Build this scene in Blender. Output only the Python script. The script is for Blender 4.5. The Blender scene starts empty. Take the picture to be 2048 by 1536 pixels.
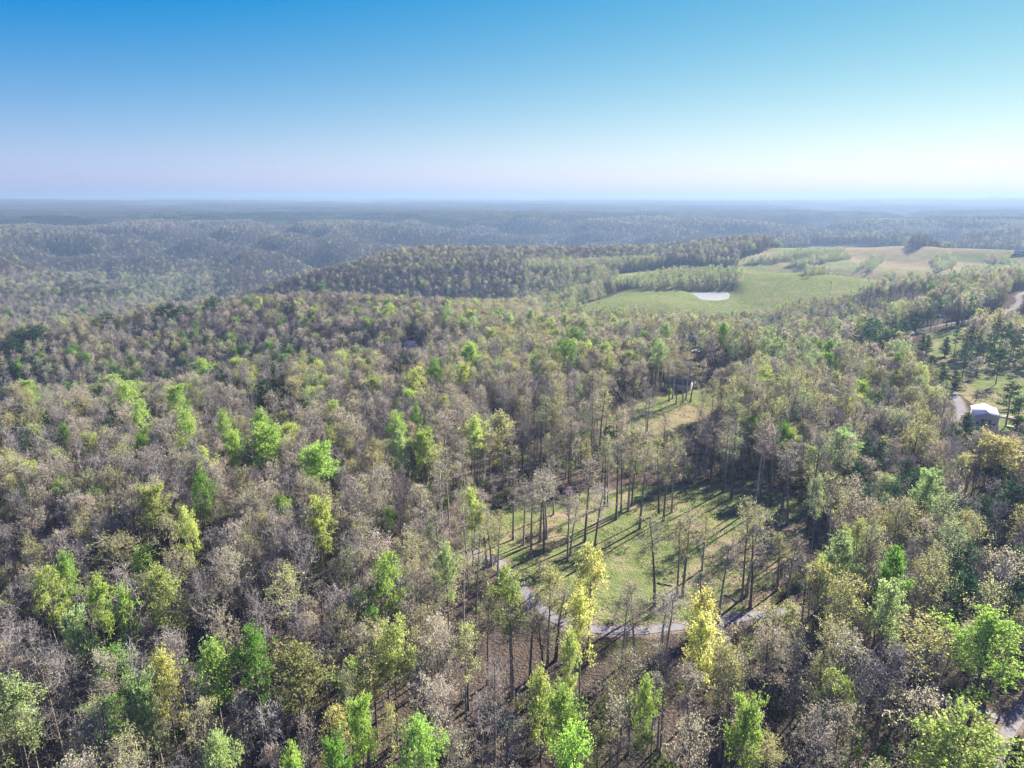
import bpy, math, random, re
import numpy as np
from mathutils import Vector

R = math.radians
C = bpy.context.scene.collection
scene = bpy.context.scene
rng = np.random.default_rng(7)
random.seed(7)

# ------------------------------------------------------------------ camera
CAMZ = 78.0
PITCH = 14.8
cam_d = bpy.data.cameras.new('camera')
cam = bpy.data.objects.new('camera', cam_d)
C.objects.link(cam)
cam.location = (0, 0, CAMZ)
cam.rotation_euler = (R(90 - PITCH), 0, 0)
cam_d.sensor_width = 36.0
cam_d.lens = 36.0 * 1420 / 2048
cam_d.clip_start = 0.5
cam_d.clip_end = 80000
scene.camera = cam

# ------------------------------------------------------------------ sun, sky, exposure
SUN_AZ, SUN_EL = 46.0, 28.0           # azimuth clockwise from the view direction (+Y)
world = bpy.data.worlds.new('World')
scene.world = world
world.use_nodes = True
wn, wl = world.node_tree.nodes, world.node_tree.links
wn.clear()
w_out = wn.new('ShaderNodeOutputWorld')
SKY_GAIN = 4.45
w_bg = wn.new('ShaderNodeBackground')
w_bg.inputs['Strength'].default_value = 0.05
w_sky = wn.new('ShaderNodeTexSky')
w_sky.sky_type = 'NISHITA'
w_sky.sun_disc = False
w_sky.sun_elevation = R(SUN_EL)
w_sky.sun_rotation = R(SUN_AZ)
w_sky.altitude = 200
w_sky.air_density = 0.7
w_sky.dust_density = 0.05
w_sky.ozone_density = 6.0
# the photograph's grade: one colour matrix for the whole sky (deeper blue overhead, lavender to white near the horizon)
w_com = wn.new('ShaderNodeCombineColor')
for ch, (cr, cg, cb, co) in enumerate(((-2.71, 4.31, -0.856, -0.268), (-2.09, 2.657, 0.034, -0.098), (-1.650, 1.938, -0.265, 0.565))):
    dot = wn.new('ShaderNodeVectorMath'); dot.operation = 'DOT_PRODUCT'; dot.inputs[1].default_value = (cr * 0.1, cg * 0.1, cb * 0.1)
    off = wn.new('ShaderNodeMath'); off.operation = 'ADD'; off.inputs[1].default_value = co
    lim = wn.new('ShaderNodeClamp'); lim.inputs['Min'].default_value = 0.006; lim.inputs['Max'].default_value = 1.02
    gn_ = wn.new('ShaderNodeMath'); gn_.operation = 'MULTIPLY'; gn_.inputs[1].default_value = SKY_GAIN
    wl.new(w_sky.outputs[0], dot.inputs[0]); wl.new(dot.outputs['Value'], off.inputs[0]); wl.new(off.outputs[0], lim.inputs[0])
    wl.new(lim.outputs[0], gn_.inputs[0]); wl.new(gn_.outputs[0], w_com.inputs[ch])
wl.new(w_com.outputs[0], w_bg.inputs['Color'])
wl.new(w_bg.outputs[0], w_out.inputs['Surface'])

sun_d = bpy.data.lights.new('sun', 'SUN')
sun_d.energy = 5.0
sun_d.angle = R(0.5)
sun_d.color = (1.0, 0.93, 0.82)
sun = bpy.data.objects.new('sun', sun_d)
C.objects.link(sun)
sd = Vector((math.sin(R(SUN_AZ)) * math.cos(R(SUN_EL)), math.cos(R(SUN_AZ)) * math.cos(R(SUN_EL)), math.sin(R(SUN_EL))))
sun.rotation_euler = sd.to_track_quat('Z', 'Y').to_euler()

vs = scene.view_settings
vs.view_transform = 'Standard'
vs.look = 'None'
vs.gamma = 1.0
vs.use_curve_mapping = False
vs.exposure = 2.2
scene.cycles.max_bounces = 5
scene.cycles.diffuse_bounces = 3
scene.cycles.transmission_bounces = 3
scene.cycles.glossy_bounces = 2
scene.cycles.volume_bounces = 0
scene.cycles.use_denoising = True
HAZE_DENSITY = 0.00027
HAZE_COLOR = (0.170, 0.252, 0.385)
HAZE_ANISO = 0.2

# ------------------------------------------------------------------ numeric helpers
def sstep(a, b, x):
    t = np.clip((x - a) / (b - a), 0, 1)
    return t * t * (3 - 2 * t)

def _hash(i, j, s):
    h = (i.astype(np.int64) * 374761393 + j.astype(np.int64) * 668265263 + s * 974711) & 0x7fffffff
    h = ((h ^ (h >> 13)) * 1274126177) & 0x7fffffff
    return ((h ^ (h >> 16)) & 0xffffff) / float(0xffffff)

def vnoise(x, y, s=0):
    x = np.asarray(x, float); y = np.asarray(y, float)
    i = np.floor(x); j = np.floor(y)
    fx = x - i; fy = y - j
    fx = fx * fx * (3 - 2 * fx); fy = fy * fy * (3 - 2 * fy)
    a = _hash(i, j, s); b = _hash(i + 1, j, s); c = _hash(i, j + 1, s); d = _hash(i + 1, j + 1, s)
    return (a * (1 - fx) + b * fx) * (1 - fy) + (c * (1 - fx) + d * fx) * fy

def fbm(x, y, s=0, o=4):
    v = 0; a = 0.5; n = 0
    for k in range(o):
        v = v + a * vnoise(x * 2 ** k + 17.3 * k, y * 2 ** k - 9.1 * k, s + k); n += a; a *= 0.5
    return v / n

F = 1420.0
CP, SP = math.cos(R(PITCH)), math.sin(R(PITCH))

def ray_dir(u, v):
    xc = (u - 1024) / F; yc = (768 - v) / F
    return np.array([xc, CP + yc * SP, -SP + yc * CP])

def project(x, y, z):
    dz = z - CAMZ
    d = y * CP - dz * SP
    up = y * SP + dz * CP
    d = np.where(np.abs(d) < 1e-3, 1e-3, d)
    return 1024 + F * x / d, 768 - F * up / d, d

# ------------------------------------------------------------------ terrain
ctl = []
def P(u, v, z, h=0.0):
    d = ray_dir(u, v); t = (z + h - CAMZ) / d[2]
    ctl.append((d[0] * t, d[1] * t, z))
def D(u, dist, z):
    a = math.atan2((u - 1024) / F, 1.0)
    ctl.append((dist * math.sin(a), dist * math.cos(a), z))

for a in ((1300, 1100, 0), (1200, 1250, 0), (1000, 1130, 0), (1500, 1000, 1), (1700, 1200, 0), (1024, 1500, -2), (400, 1400, -3),
          (60, 1300, -8), (100, 1100, -2), (400, 1100, 0), (700, 1000, 0), (300, 900, 0), (2000, 1450, 0), (1950, 1200, -3),
          (2000, 1000, -3), (1980, 860, -2), (1900, 780, -1), (1950, 720, 0), (1850, 660, 0), (2040, 590, 3), (1470, 780, -1),
          (1250, 840, -2), (1150, 930, -4), (270, 672, -16), (825, 692, -11), (1380, 690, -6), (1360, 770, -2), (1600, 830, -1)):
    P(*a)
for a in ((50, 775, -2), (250, 770, -2), (480, 728, -2), (700, 700, -3), (900, 695, -4)):
    P(*a, 18)
for a in ((50, 345, -56), (250, 350, -54), (480, 370, -46), (700, 375, -30), (900, 380, -15), (1300, 565, -31), (1440, 560, -29), (1570, 560, -26), (1680, 590, -22), (1780, 600, -18)):
    D(*a)
for a in ((50, 640, -18), (300, 608, -14), (640, 583, -8), (860, 620, -10), (1000, 640, -9), (1150, 670, -6)):
    P(*a, 18)
for a in ((0, 760, -85), (200, 800, -86), (400, 830, -88), (640, 820, -84), (900, 800, -74), (1100, 760, -50), (200, 600, -35), (600, 640, -30)):
    D(*a)
P(400, 548, -70, 18)
for a in ((600, 1150, -72), (700, 1350, -75), (850, 1650, -75), (1000, 1800, -70), (240, 1300, -70)):
    D(*a)
for a in ((620, 545, -30), (720, 505, -20), (850, 492, -15), (1000, 490, -14), (1200, 495, -16), (1330, 525, -20), (900, 600, -56), (1450, 478, -15)):
    P(*a, 18)
for a in ((1160, 612, -18), (1420, 593, -15), (1350, 620, -16), (1250, 580, -12), (1340, 540, -8), (1450, 541, -5), (1600, 548, -6),
          (1600, 600, -12), (1760, 560, -6), (1480, 520, -12), (1600, 494, -6), (1740, 489, -4), (1900, 505, -6), (2040, 505, -4),
          (1650, 552, -30), (1900, 545, -22)):
    P(*a)
for a in ((1500, 655, -9), (1300, 652, -9), (2000, 550, -15), (1900, 600, -3), (1750, 632, -10)):
    P(*a, 14)
for a in ((1450, 900, -28), (1650, 900, -32), (1850, 880, -28), (1600, 1550, -50), (1850, 1550, -50)):
    D(*a)
for a in ((1750, 450, -10), (2000, 450, -10), (0, 478, -18), (120, 510, -35), (240, 558, -62), (100, 435, -15), (300, 440, -15), (500, 445, -15),
          (680, 440, -12), (300, 490, -42), (500, 500, -48), (1000, 440, -20), (1430, 433, -5), (1500, 445, -25)):
    P(*a, 18)
D(100, 1700, -80); D(200, 1480, -98); D(300, 1290, -106); D(420, 1170, -106); D(1300, 2000, -65); D(1560, 2500, -65)
for az in (-60, -90, -130, 180, 130, 90, 60):
    for rr in (40, 150, 500):
        ctl.append((rr * math.sin(R(az)), rr * math.cos(R(az)), -4.0 - rr * 0.02))
for az in (-30, 0, 30):
    ctl.append((25 * math.sin(R(az)), 25 * math.cos(R(az)), -3.0))
ctl = np.array(ctl)

def _lp(x, y):
    return np.arctan2(x, y), 0.5 * np.log(x * x + y * y + 25.0)

ca, cl = _lp(ctl[:, 0], ctl[:, 1])
_c2 = 0.05 ** 2
def _k(a0, l0):
    da = a0[:, None] - ca[None, :]; dl = l0[:, None] - cl[None, :]
    return np.sqrt(da * da + dl * dl + _c2)
nC = len(ctl)
A = np.zeros((nC + 1, nC + 1)); A[:nC, :nC] = _k(ca, cl) - 0.012 * np.eye(nC); A[:nC, nC] = 1; A[nC, :nC] = 1
wts = np.linalg.solve(A, np.append(ctl[:, 2], 0.0))

def terrain_exact(x, y):
    x = np.asarray(x, float); y = np.asarray(y, float)
    sh = x.shape; x = x.ravel(); y = y.ravel(); out = np.empty(len(x))
    for i in range(0, len(x), 20000):
        xs, ys = x[i:i + 20000], y[i:i + 20000]
        a, l = _lp(xs, ys)
        z = _k(a, l) @ wts[:nC] + wts[nC]
        r = np.hypot(xs, ys)
        z = np.clip(z, -130, 12)
        n = fbm(xs / 1500 + 3.1, ys / 1500 + 7.7, 11, 4) - 0.5
        vall = -75 * np.exp(-(n / 0.045) ** 2) - 30 * np.exp(-((fbm(xs / 620, ys / 620, 31, 3) - 0.5) / 0.06) ** 2)
        top = -4 + 150 * (fbm(xs / 5200 + 1.7, ys / 5200, 51, 3) - 0.45) * sstep(3500, 10000, r) + 32 * sstep(6000, 14000, r)
        far = np.maximum(top + vall, -120)
        w = sstep(1700, 2900, r)
        z = z * (1 - w) + far * w
        gul = sstep(380, 900, r) * (1 - sstep(2000, 3000, r))
        n2 = fbm(xs / 430 + 2.2, ys / 430 + 8.8, 131, 3) - 0.5
        z = z - 46 * sstep(900, 1300, r) * (1 - sstep(2400, 3000, r)) * sstep(5, -16, z) * np.exp(-(n2 / 0.085) ** 2) * (1 - sstep(R(8), R(15), np.arctan2(xs, ys)) * (1 - sstep(1300, 1500, r)))
        rad = fbm(a * 15 + 4.4, l * 1.9 + 1.3, 171, 3) - 0.5
        z = z - 13 * sstep(1120, 1350, r) * (1 - sstep(2050, 2500, r)) * np.exp(-(rad / 0.1) ** 2) * (1 - sstep(R(-3), R(6), a))
        fw = sstep(930, 1010, r) * (1 - sstep(1330, 1420, r)) * sstep(R(14), R(18), a) * (1 - sstep(R(44), R(48), a))
        z = z + fw * 20 * (fbm((xs * .8 + ys * .6) / 130 + 3.3, (ys * .8 - xs * .6) / 260, 611, 2) - 0.5)
        nw = sstep(640, 700, r) * (1 - sstep(880, 940, r)) * sstep(R(4), R(8), a) * (1 - sstep(R(28), R(32), a))
        z = z + nw * 7 * (fbm(xs / 110 + 8.8, ys / 110, 621, 2) - 0.5)
        z = z + gul * 16 * (fbm(xs / 150, ys / 150, 77, 3) - 0.5) * sstep(-12, -35, z)
        z = z + 1.6 * (fbm(xs / 32, ys / 32, 5, 2) - 0.5) * sstep(60, 110, r)
        out[i:i + 20000] = z
    return out.reshape(sh)

az_nodes = np.concatenate([np.arange(-180, -58, 4.0), np.arange(-58, 58, 0.3), np.arange(58, 180, 4.0)])
az_nodes = np.unique(np.round(az_nodes, 4))
lr_nodes = np.arange(math.log(8.0), math.log(32000.0), 0.0155)
NA, NL = len(az_nodes), len(lr_nodes)
AZ, LR = np.meshgrid(R(1) * az_nodes, lr_nodes)          # NL x NA
GX = np.exp(LR) * np.sin(AZ); GY = np.exp(LR) * np.cos(AZ)
GZ = terrain_exact(GX, GY)

def height(x, y):
    x = np.asarray(x, float); y = np.asarray(y, float)
    a = np.degrees(np.arctan2(x, y)); l = 0.5 * np.log(np.maximum(x * x + y * y, 65.0))
    ia = np.clip(np.searchsorted(az_nodes, a) - 1, 0, NA - 2)
    fa = np.clip((a - az_nodes[ia]) / (az_nodes[ia + 1] - az_nodes[ia]), 0, 1)
    il = np.clip(((l - lr_nodes[0]) / 0.0155).astype(int), 0, NL - 2)
    fl = np.clip((l - lr_nodes[il]) / 0.0155, 0, 1)
    return ((GZ[il, ia] * (1 - fa) + GZ[il, ia + 1] * fa) * (1 - fl) + (GZ[il + 1, ia] * (1 - fa) + GZ[il + 1, ia + 1] * fa) * fl)

_ts = np.exp(np.linspace(math.log(50), math.log(20000), 2600))
def ground_at(u, v, h=0.0):
    """the ground point whose top (h metres up) is seen in direction (u, v)"""
    d = ray_dir(u, v)
    x = d[0] * _ts; y = d[1] * _ts; z = CAMZ + d[2] * _ts
    g = height(x, y) + h
    k = np.argmax(z < g)
    if not (z < g).any():
        k = len(_ts) - 1
    if k > 0:
        a0 = z[k - 1] - g[k - 1]; a1 = z[k] - g[k]
        f = a0 / (a0 - a1) if a0 != a1 else 0
        t = _ts[k - 1] + f * (_ts[k] - _ts[k - 1])
    else:
        t = _ts[0]
    X, Y = d[0] * t, d[1] * t
    return X, Y, float(height(np.array([X]), np.array([Y]))[0]), t

def poly_at(pts):
    return np.array([ground_at(u, v)[:2] for u, v in pts])

def inside(poly, x, y):
    c = np.zeros(x.shape, bool)
    n = len(poly)
    for i in range(n):
        x0, y0 = poly[i]; x1, y1 = poly[(i + 1) % n]
        if y0 == y1:
            continue
        m = ((y0 > y) != (y1 > y)) & (x < (x1 - x0) * (y - y0) / (y1 - y0) + x0)
        c ^= m
    return c

def line_dist(pl, x, y):
    d = np.full(x.shape, 1e9)
    for (x0, y0), (x1, y1) in zip(pl[:-1], pl[1:]):
        dx, dy = x1 - x0, y1 - y0
        t = np.clip(((x - x0) * dx + (y - y0) * dy) / (dx * dx + dy * dy + 1e-9), 0, 1)
        d = np.minimum(d, np.hypot(x - x0 - t * dx, y - y0 - t * dy))
    return d

CLEARING = poly_at([(880, 1115), (930, 1060), (985, 1022), (1058, 1000), (1115, 983), (1165, 984), (1224, 976), (1350, 968), (1430, 962), (1520, 968), (1612, 1005),
                    (1622, 1085), (1560, 1125), (1535, 1215), (1465, 1247), (1390, 1256), (1250, 1268), (1150, 1262), (1070, 1215), (1030, 1160), (985, 1135), (930, 1140)])
GLADE = poly_at([(1185, 850), (1240, 820), (1300, 798), (1390, 778), (1470, 765), (1520, 772), (1480, 800), (1420, 838), (1330, 868), (1230, 878)])
FARM = poly_at([(1836, 688), (1850, 668), (1930, 655), (2000, 642), (2060, 625), (2400, 600), (2400, 870), (2060, 905), (2000, 880), (1985, 830), (1940, 805), (1905, 775), (1890, 740), (1858, 712)])
NEARP = poly_at([(1150, 613), (1200, 600), (1250, 581), (1290, 574), (1200, 556), (1262, 545), (1340, 535), (1450, 539), (1600, 545), (1790, 559), (1800, 572), (1705, 590), (1620, 606), (1550, 626), (1490, 634), (1350, 632), (1240, 626), (1150, 622)])
FARP = poly_at([(1445, 548), (1480, 520), (1540, 498), (1620, 491), (1740, 488), (1830, 499), (2100, 499), (2300, 500), (2300, 560), (1990, 550), (1900, 560), (1780, 562), (1660, 554), (1540, 549)])
LAWN = poly_at([(222, 680), (245, 676), (290, 668), (330, 669), (325, 674), (270, 681), (232, 686)])
LOT = poly_at([(1690, 860), (1650, 850), (1660, 845), (1760, 842), (1800, 850), (1790, 860)])
STRIPS = [poly_at(p) for p in (
    [(1225, 573), (1300, 556), (1345, 548), (1440, 546), (1490, 552), (1478, 563), (1420, 571), (1340, 579), (1290, 580)],
    [(1480, 530), (1600, 505), (1690, 500), (1640, 512), (1540, 528)], [(1580, 530), (1700, 512), (1705, 518), (1640, 530), (1590, 538)],
    [(1600, 548), (1790, 548), (1790, 560), (1620, 556)], [(1715, 540), (1740, 520), (1770, 513), (1768, 520), (1745, 545)],
    [(1860, 520), (1900, 512), (1915, 528), (1880, 545)], [(1968, 513), (2000, 520), (2040, 532), (2030, 540), (1985, 525)],
    [(1920, 545), (2048, 540), (2300, 545), (2300, 560), (1920, 560)])]
GROVE = poly_at([(1918, 735), (1925, 690), (1960, 672), (2060, 690), (2300, 700), (2300, 740), (2060, 738), (1990, 742)])
POND_PX = [(1381, 585), (1400, 583.6), (1430, 583.4), (1456, 583.6), (1460, 590), (1458, 597), (1447, 600.5), (1425, 601.5), (1405, 600), (1394, 594)]
pc = ground_at(1420, 593)
PONDZ = pc[2] + 0.15
POND = np.array([(lambda d: (d[0] * (PONDZ - CAMZ) / d[2], d[1] * (PONDZ - CAMZ) / d[2]))(ray_dir(u, v)) for u, v in POND_PX])
DRIVE = poly_at([(935, 1104), (1004, 1124), (1016, 1145), (1033, 1163), (1055, 1190), (1073, 1215), (1099, 1236), (1140, 1253), (1194, 1261), (1244, 1263), (1298, 1261), (1348, 1253), (1390, 1251), (1440, 1244), (1481, 1236), (1531, 1228), (1600, 1222)])
LANE = poly_at([(1425, 742), (1478, 768), (1555, 796), (1630, 824), (1720, 834), (1850, 846), (1905, 842), (1925, 826), (1918, 806), (1904, 783), (1888, 762), (1860, 735)])
FARMROAD = poly_at([(1790, 705), (1815, 676), (1846, 657), (1900, 647), (1960, 637), (2000, 629), (2030, 615), (2040, 603), (2036, 592), (2050, 585), (2150, 575)])
SIDE = poly_at([(2110, 1345), (2052, 1410), (2018, 1455), (2004, 1500), (1996, 1580), (1990, 1700)])
SPUR = poly_at([(2016, 1440), (1960, 1425), (1890, 1400), (1830, 1392)])
ROADS = [DRIVE, LANE, FARMROAD, SIDE, SPUR]

# settle the pond basin
def carve(x, y, z):
    dd = line_dist(np.vstack([POND, POND[:1]]), x, y)
    ins = inside(POND, x, y)
    w = np.where(ins, 1.0, 1 - sstep(0, 14, dd))
    tgt = np.where(ins, PONDZ - 0.9 * np.minimum(dd, 3) / 3 - 0.05, PONDZ + 0.25 + 0.02 * dd)
    return z * (1 - w) + tgt * w
_m = (np.abs(GX - pc[0]) < 90) & (np.abs(GY - pc[1]) < 90)
GZ[_m] = carve(GX[_m], GY[_m], GZ[_m])

# ------------------------------------------------------------------ materials
def mat(name):
    m = bpy.data.materials.new(name); m.use_nodes = True
    n, l = m.node_tree.nodes, m.node_tree.links
    n.clear()
    return m, n, l, n.new('ShaderNodeOutputMaterial')

def mix_rgb(n, l, a, b, fac, mode='MIX'):
    x = n.new('ShaderNodeMix'); x.data_type = 'RGBA'; x.blend_type = mode
    for sock, val in ((x.inputs['Factor'], fac), (x.inputs[6], a), (x.inputs[7], b)):
        if hasattr(val, 'is_output'):
            l.new(val, sock)
        elif isinstance(val, (int, float)):
            sock.default_value = val
        else:
            sock.default_value = (*val, 1)
    return x.outputs[2]

def noise(n, l, scale, detail=3, coord=None, rough=0.55):
    t = n.new('ShaderNodeTexNoise'); t.inputs['Scale'].default_value = scale; t.inputs['Detail'].default_value = detail
    t.inputs['Roughness'].default_value = rough
    if coord is not None:
        l.new(coord, t.inputs['Vector'])
    return t.outputs[0]

def ramp(n, l, src, a, b, lo=0.0, hi=1.0):
    r = n.new('ShaderNodeMapRange'); r.inputs[1].default_value = a; r.inputs[2].default_value = b; r.inputs[3].default_value = lo; r.inputs[4].default_value = hi
    l.new(src, r.inputs[0])
    return r.outputs[0]

def math_node(n, l, op, a, b=None):
    x = n.new('ShaderNodeMath'); x.operation = op
    for i, v in enumerate((a, b)):
        if v is None: continue
        if hasattr(v, 'is_output'): l.new(v, x.inputs[i])
        else: x.inputs[i].default_value = v
    return x.outputs[0]

def plain(name, col, rough=0.7, metal=0.0, var=0.12, scale=1.5):
    m, n, l, o = mat(name)
    b = n.new('ShaderNodeBsdfPrincipled')
    tc = n.new('ShaderNodeTexCoord').outputs['Object']
    c = mix_rgb(n, l, tuple(x * (1 - var) for x in col), tuple(min(1, x * (1 + var)) for x in col), noise(n, l, scale, 4, tc))
    l.new(c, b.inputs['Base Color'])
    b.inputs['Roughness'].default_value = rough; b.inputs['Metallic'].default_value = metal
    l.new(b.outputs[0], o.inputs['Surface'])
    return m

def leaf_material():
    m, n, l, o = mat('leaves')
    at = n.new('ShaderNodeAttribute'); at.attribute_type = 'INSTANCER'; at.attribute_name = 'tint'
    geo = n.new('ShaderNodeNewGeometry')
    hs = n.new('ShaderNodeHueSaturation')
    l.new(at.outputs['Color'], hs.inputs['Color'])
    l.new(ramp(n, l, geo.outputs['Random Per Island'], 0, 1, 0.48, 0.52), hs.inputs['Hue'])
    l.new(ramp(n, l, geo.outputs['Random Per Island'], 0, 1, 0.72, 1.28), hs.inputs['Value'])
    d = n.new('ShaderNodeBsdfDiffuse'); t = n.new('ShaderNodeBsdfTranslucent')
    l.new(hs.outputs[0], d.inputs['Color'])
    hs2 = n.new('ShaderNodeHueSaturation'); hs2.inputs['Saturation'].default_value = 1.05; hs2.inputs['Value'].default_value = 1.2
    l.new(hs.outputs[0], hs2.inputs['Color']); l.new(hs2.outputs[0], t.inputs['Color'])
    mx = n.new('ShaderNodeMixShader'); mx.inputs[0].default_value = 0.45
    l.new(d.outputs[0], mx.inputs[1]); l.new(t.outputs[0], mx.inputs[2])
    l.new(mx.outputs[0], o.inputs['Surface'])
    return m

def bark_material(name, dark, pale, tint_dim=0.0):
    m, n, l, o = mat(name)
    oi = n.new('ShaderNodeObjectInfo')
    tc = n.new('ShaderNodeTexCoord').outputs['Object']
    c = mix_rgb(n, l, dark, pale, oi.outputs['Random'])
    c = mix_rgb(n, l, c, tuple(x * 0.5 for x in dark), ramp(n, l, noise(n, l, 3.0, 3, tc), 0.45, 0.7))
    if tint_dim:                          # bark and twigs darken with the tree's tint
        at = n.new('ShaderNodeAttribute'); at.attribute_type = 'INSTANCER'; at.attribute_name = 'tint'
        bw = n.new('ShaderNodeRGBToBW'); l.new(at.outputs['Color'], bw.inputs[0])
        k = ramp(n, l, bw.outputs[0], 0.08, 0.30, 1.0 - tint_dim, 1.0)
        sc_ = n.new('ShaderNodeVectorMath'); sc_.operation = 'SCALE'; l.new(c, sc_.inputs[0]); l.new(k, sc_.inputs['Scale']); c = sc_.outputs[0]
    d = n.new('ShaderNodeBsdfDiffuse'); l.new(c, d.inputs['Color'])
    l.new(d.outputs[0], o.inputs['Surface'])
    return m

M_LEAF = leaf_material()
M_BARK = bark_material('bark', (0.086, 0.073, 0.066), (0.370, 0.343, 0.317), 0.55)
M_TWIG = bark_material('twigs', (0.19, 0.168, 0.16), (0.40, 0.368, 0.35), 0.72)

def ground_material():
    m, n, l, o = mat('ground')
    at = n.new('ShaderNodeAttribute'); at.attribute_name = 'land'
    sep = n.new('ShaderNodeSeparateColor'); l.new(at.outputs['Color'], sep.inputs[0])
    g = n.new('ShaderNodeNewGeometry').outputs['Position']
    n1 = noise(n, l, 0.05, 5, g); n2 = noise(n, l, 0.35, 4, g); n3 = noise(n, l, 2.2, 3, g); n4 = noise(n, l, 0.012, 4, g)
    litter = mix_rgb(n, l, (0.046, 0.038, 0.033), (0.115, 0.09, 0.073), ramp(n, l, n3, 0.3, 0.7))
    litter = mix_rgb(n, l, litter, (0.165, 0.102, 0.073), ramp(n, l, n2, 0.55, 0.75, 0, 0.6))
    litter = mix_rgb(n, l, litter, (0.050, 0.063, 0.020), ramp(n, l, n1, 0.52, 0.68, 0, 0.75))
    grass = mix_rgb(n, l, (0.10, 0.135, 0.042), (0.18, 0.20, 0.085), ramp(n, l, n2, 0.3, 0.7))
    hay = mix_rgb(n, l, (0.198, 0.152, 0.096), (0.277, 0.228, 0.142), ramp(n, l, n3, 0.3, 0.7))
    patch = math_node(n, l, 'ADD', math_node(n, l, 'MULTIPLY', n2, 0.55), math_node(n, l, 'MULTIPLY', n1, 0.6))
    dry = ramp(n, l, math_node(n, l, 'ADD', math_node(n, l, 'SUBTRACT', patch, 0.575), math_node(n, l, 'MULTIPLY', math_node(n, l, 'SUBTRACT', sep.outputs[1], 0.5), 0.55)), -0.07, 0.07)
    field = mix_rgb(n, l, grass, hay, dry)
    field = mix_rgb(n, l, field, (0.07, 0.085, 0.03), ramp(n, l, n3, 0.62, 0.8, 0, 0.5))
    edge = ramp(n, l, math_node(n, l, 'ADD', sep.outputs[0], math_node(n, l, 'MULTIPLY', math_node(n, l, 'SUBTRACT', n2, 0.5), 0.9)), 0.4, 0.6)
    c = mix_rgb(n, l, litter, field, edge)
    c = mix_rgb(n, l, c, (0.178, 0.142, 0.112), ramp(n, l, math_node(n, l, 'ADD', sep.outputs[2], math_node(n, l, 'MULTIPLY', math_node(n, l, 'SUBTRACT', n2, 0.5), 0.7)), 0.4, 0.8))
    d = n.new('ShaderNodeBsdfDiffuse'); l.new(c, d.inputs['Color'])
    bp = n.new('ShaderNodeBump'); bp.inputs['Strength'].default_value = 0.8; bp.inputs['Distance'].default_value = 0.5
    l.new(n3, bp.inputs['Height']); l.new(bp.outputs[0], d.inputs['Normal'])
    l.new(d.outputs[0], o.inputs['Surface'])
    return m
M_GROUND = ground_material()

def gravel_material():
    m, n, l, o = mat('gravel')
    g = n.new('ShaderNodeNewGeometry').outputs['Position']
    c = mix_rgb(n, l, (0.15, 0.145, 0.148), (0.255, 0.245, 0.25), noise(n, l, 1.2, 5, g, 0.7))
    c = mix_rgb(n, l, c, (0.132, 0.109, 0.079), ramp(n, l, noise(n, l, 0.25, 4, g), 0.5, 0.75, 0, 0.7))
    d = n.new('ShaderNodeBsdfDiffuse'); l.new(c, d.inputs['Color']); l.new(d.outputs[0], o.inputs['Surface'])
    return m
M_GRAVEL = gravel_material()

# ------------------------------------------------------------------ mesh building
class MB:
    def __init__(s):
        s.v = []; s.t = []; s.q = []; s.tm = []; s.qm = []; s.n = 0
    def add(s, v, tris=None, quads=None, m=0):
        v = np.asarray(v, float).reshape(-1, 3); o = s.n
        s.v.append(v); s.n += len(v)
        if tris is not None and len(tris):
            t = np.asarray(tris, int) + o; s.t.append(t); s.tm.append(np.full(len(t), m))
        if quads is not None and len(quads):
            q = np.asarray(quads, int) + o; s.q.append(q); s.qm.append(np.full(len(q), m))
    def mesh(s, name, mats, smooth=False):
        me = bpy.data.meshes.new(name)
        v = np.concatenate(s.v) if s.v else np.zeros((0, 3))
        t = np.concatenate(s.t) if s.t else np.zeros((0, 3), int)
        q = np.concatenate(s.q) if s.q else np.zeros((0, 4), int)
        mi = np.concatenate((s.tm or [np.zeros(0, int)]) + (s.qm or [np.zeros(0, int)]))
        me.vertices.add(len(v)); me.vertices.foreach_set('co', v.ravel().astype(np.float32))
        nl = t.size + q.size
        me.loops.add(nl); me.loops.foreach_set('vertex_index', np.concatenate([t.ravel(), q.ravel()]).astype(np.int32))
        me.polygons.add(len(t) + len(q))
        ls = np.concatenate([np.arange(len(t)) * 3, t.size + np.arange(len(q)) * 4]).astype(np.int32)
        me.polygons.foreach_set('loop_start', ls)
        me.polygons.foreach_set('material_index', mi.astype(np.int32))
        if smooth:
            me.polygons.foreach_set('use_smooth', np.ones(len(t) + len(q), bool))
        me.update(calc_edges=True)
        for m in mats:
            me.materials.append(m)
        return me
    def box(s, x0, x1, y0, y1, z0, z1, m=0):
        v = [(x0, y0, z0), (x1, y0, z0), (x1, y1, z0), (x0, y1, z0), (x0, y0, z1), (x1, y0, z1), (x1, y1, z1), (x0, y1, z1)]
        s.add(v, quads=[(0, 3, 2, 1), (4, 5, 6, 7), (0, 1, 5, 4), (1, 2, 6, 5), (2, 3, 7, 6), (3, 0, 4, 7)], m=m)
    def tube(s, pts, rad, sides=6, m=0, cap=True):
        pts = np.asarray(pts, float); rad = np.asarray(rad, float); k = len(pts)
        d = np.gradient(pts, axis=0); d /= np.linalg.norm(d, axis=1, keepdims=True) + 1e-9
        up = np.where(np.abs(d[:, 2:3]) > 0.9, np.array([[1.0, 0, 0]]), np.array([[0, 0, 1.0]]))
        a = np.cross(d, up); a /= np.linalg.norm(a, axis=1, keepdims=True) + 1e-9
        b = np.cross(d, a)
        th = np.arange(sides) * 2 * math.pi / sides
        v = pts[:, None, :] + rad[:, None, None] * (a[:, None, :] * np.cos(th)[None, :, None] + b[:, None, :] * np.sin(th)[None, :, None])
        q = []
        for i in range(k - 1):
            for j in range(sides):
                j2 = (j + 1) % sides
                q.append((i * sides + j, i * sides + j2, (i + 1) * sides + j2, (i + 1) * sides + j))
        s.add(v.reshape(-1, 3), quads=q, m=m)

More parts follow.
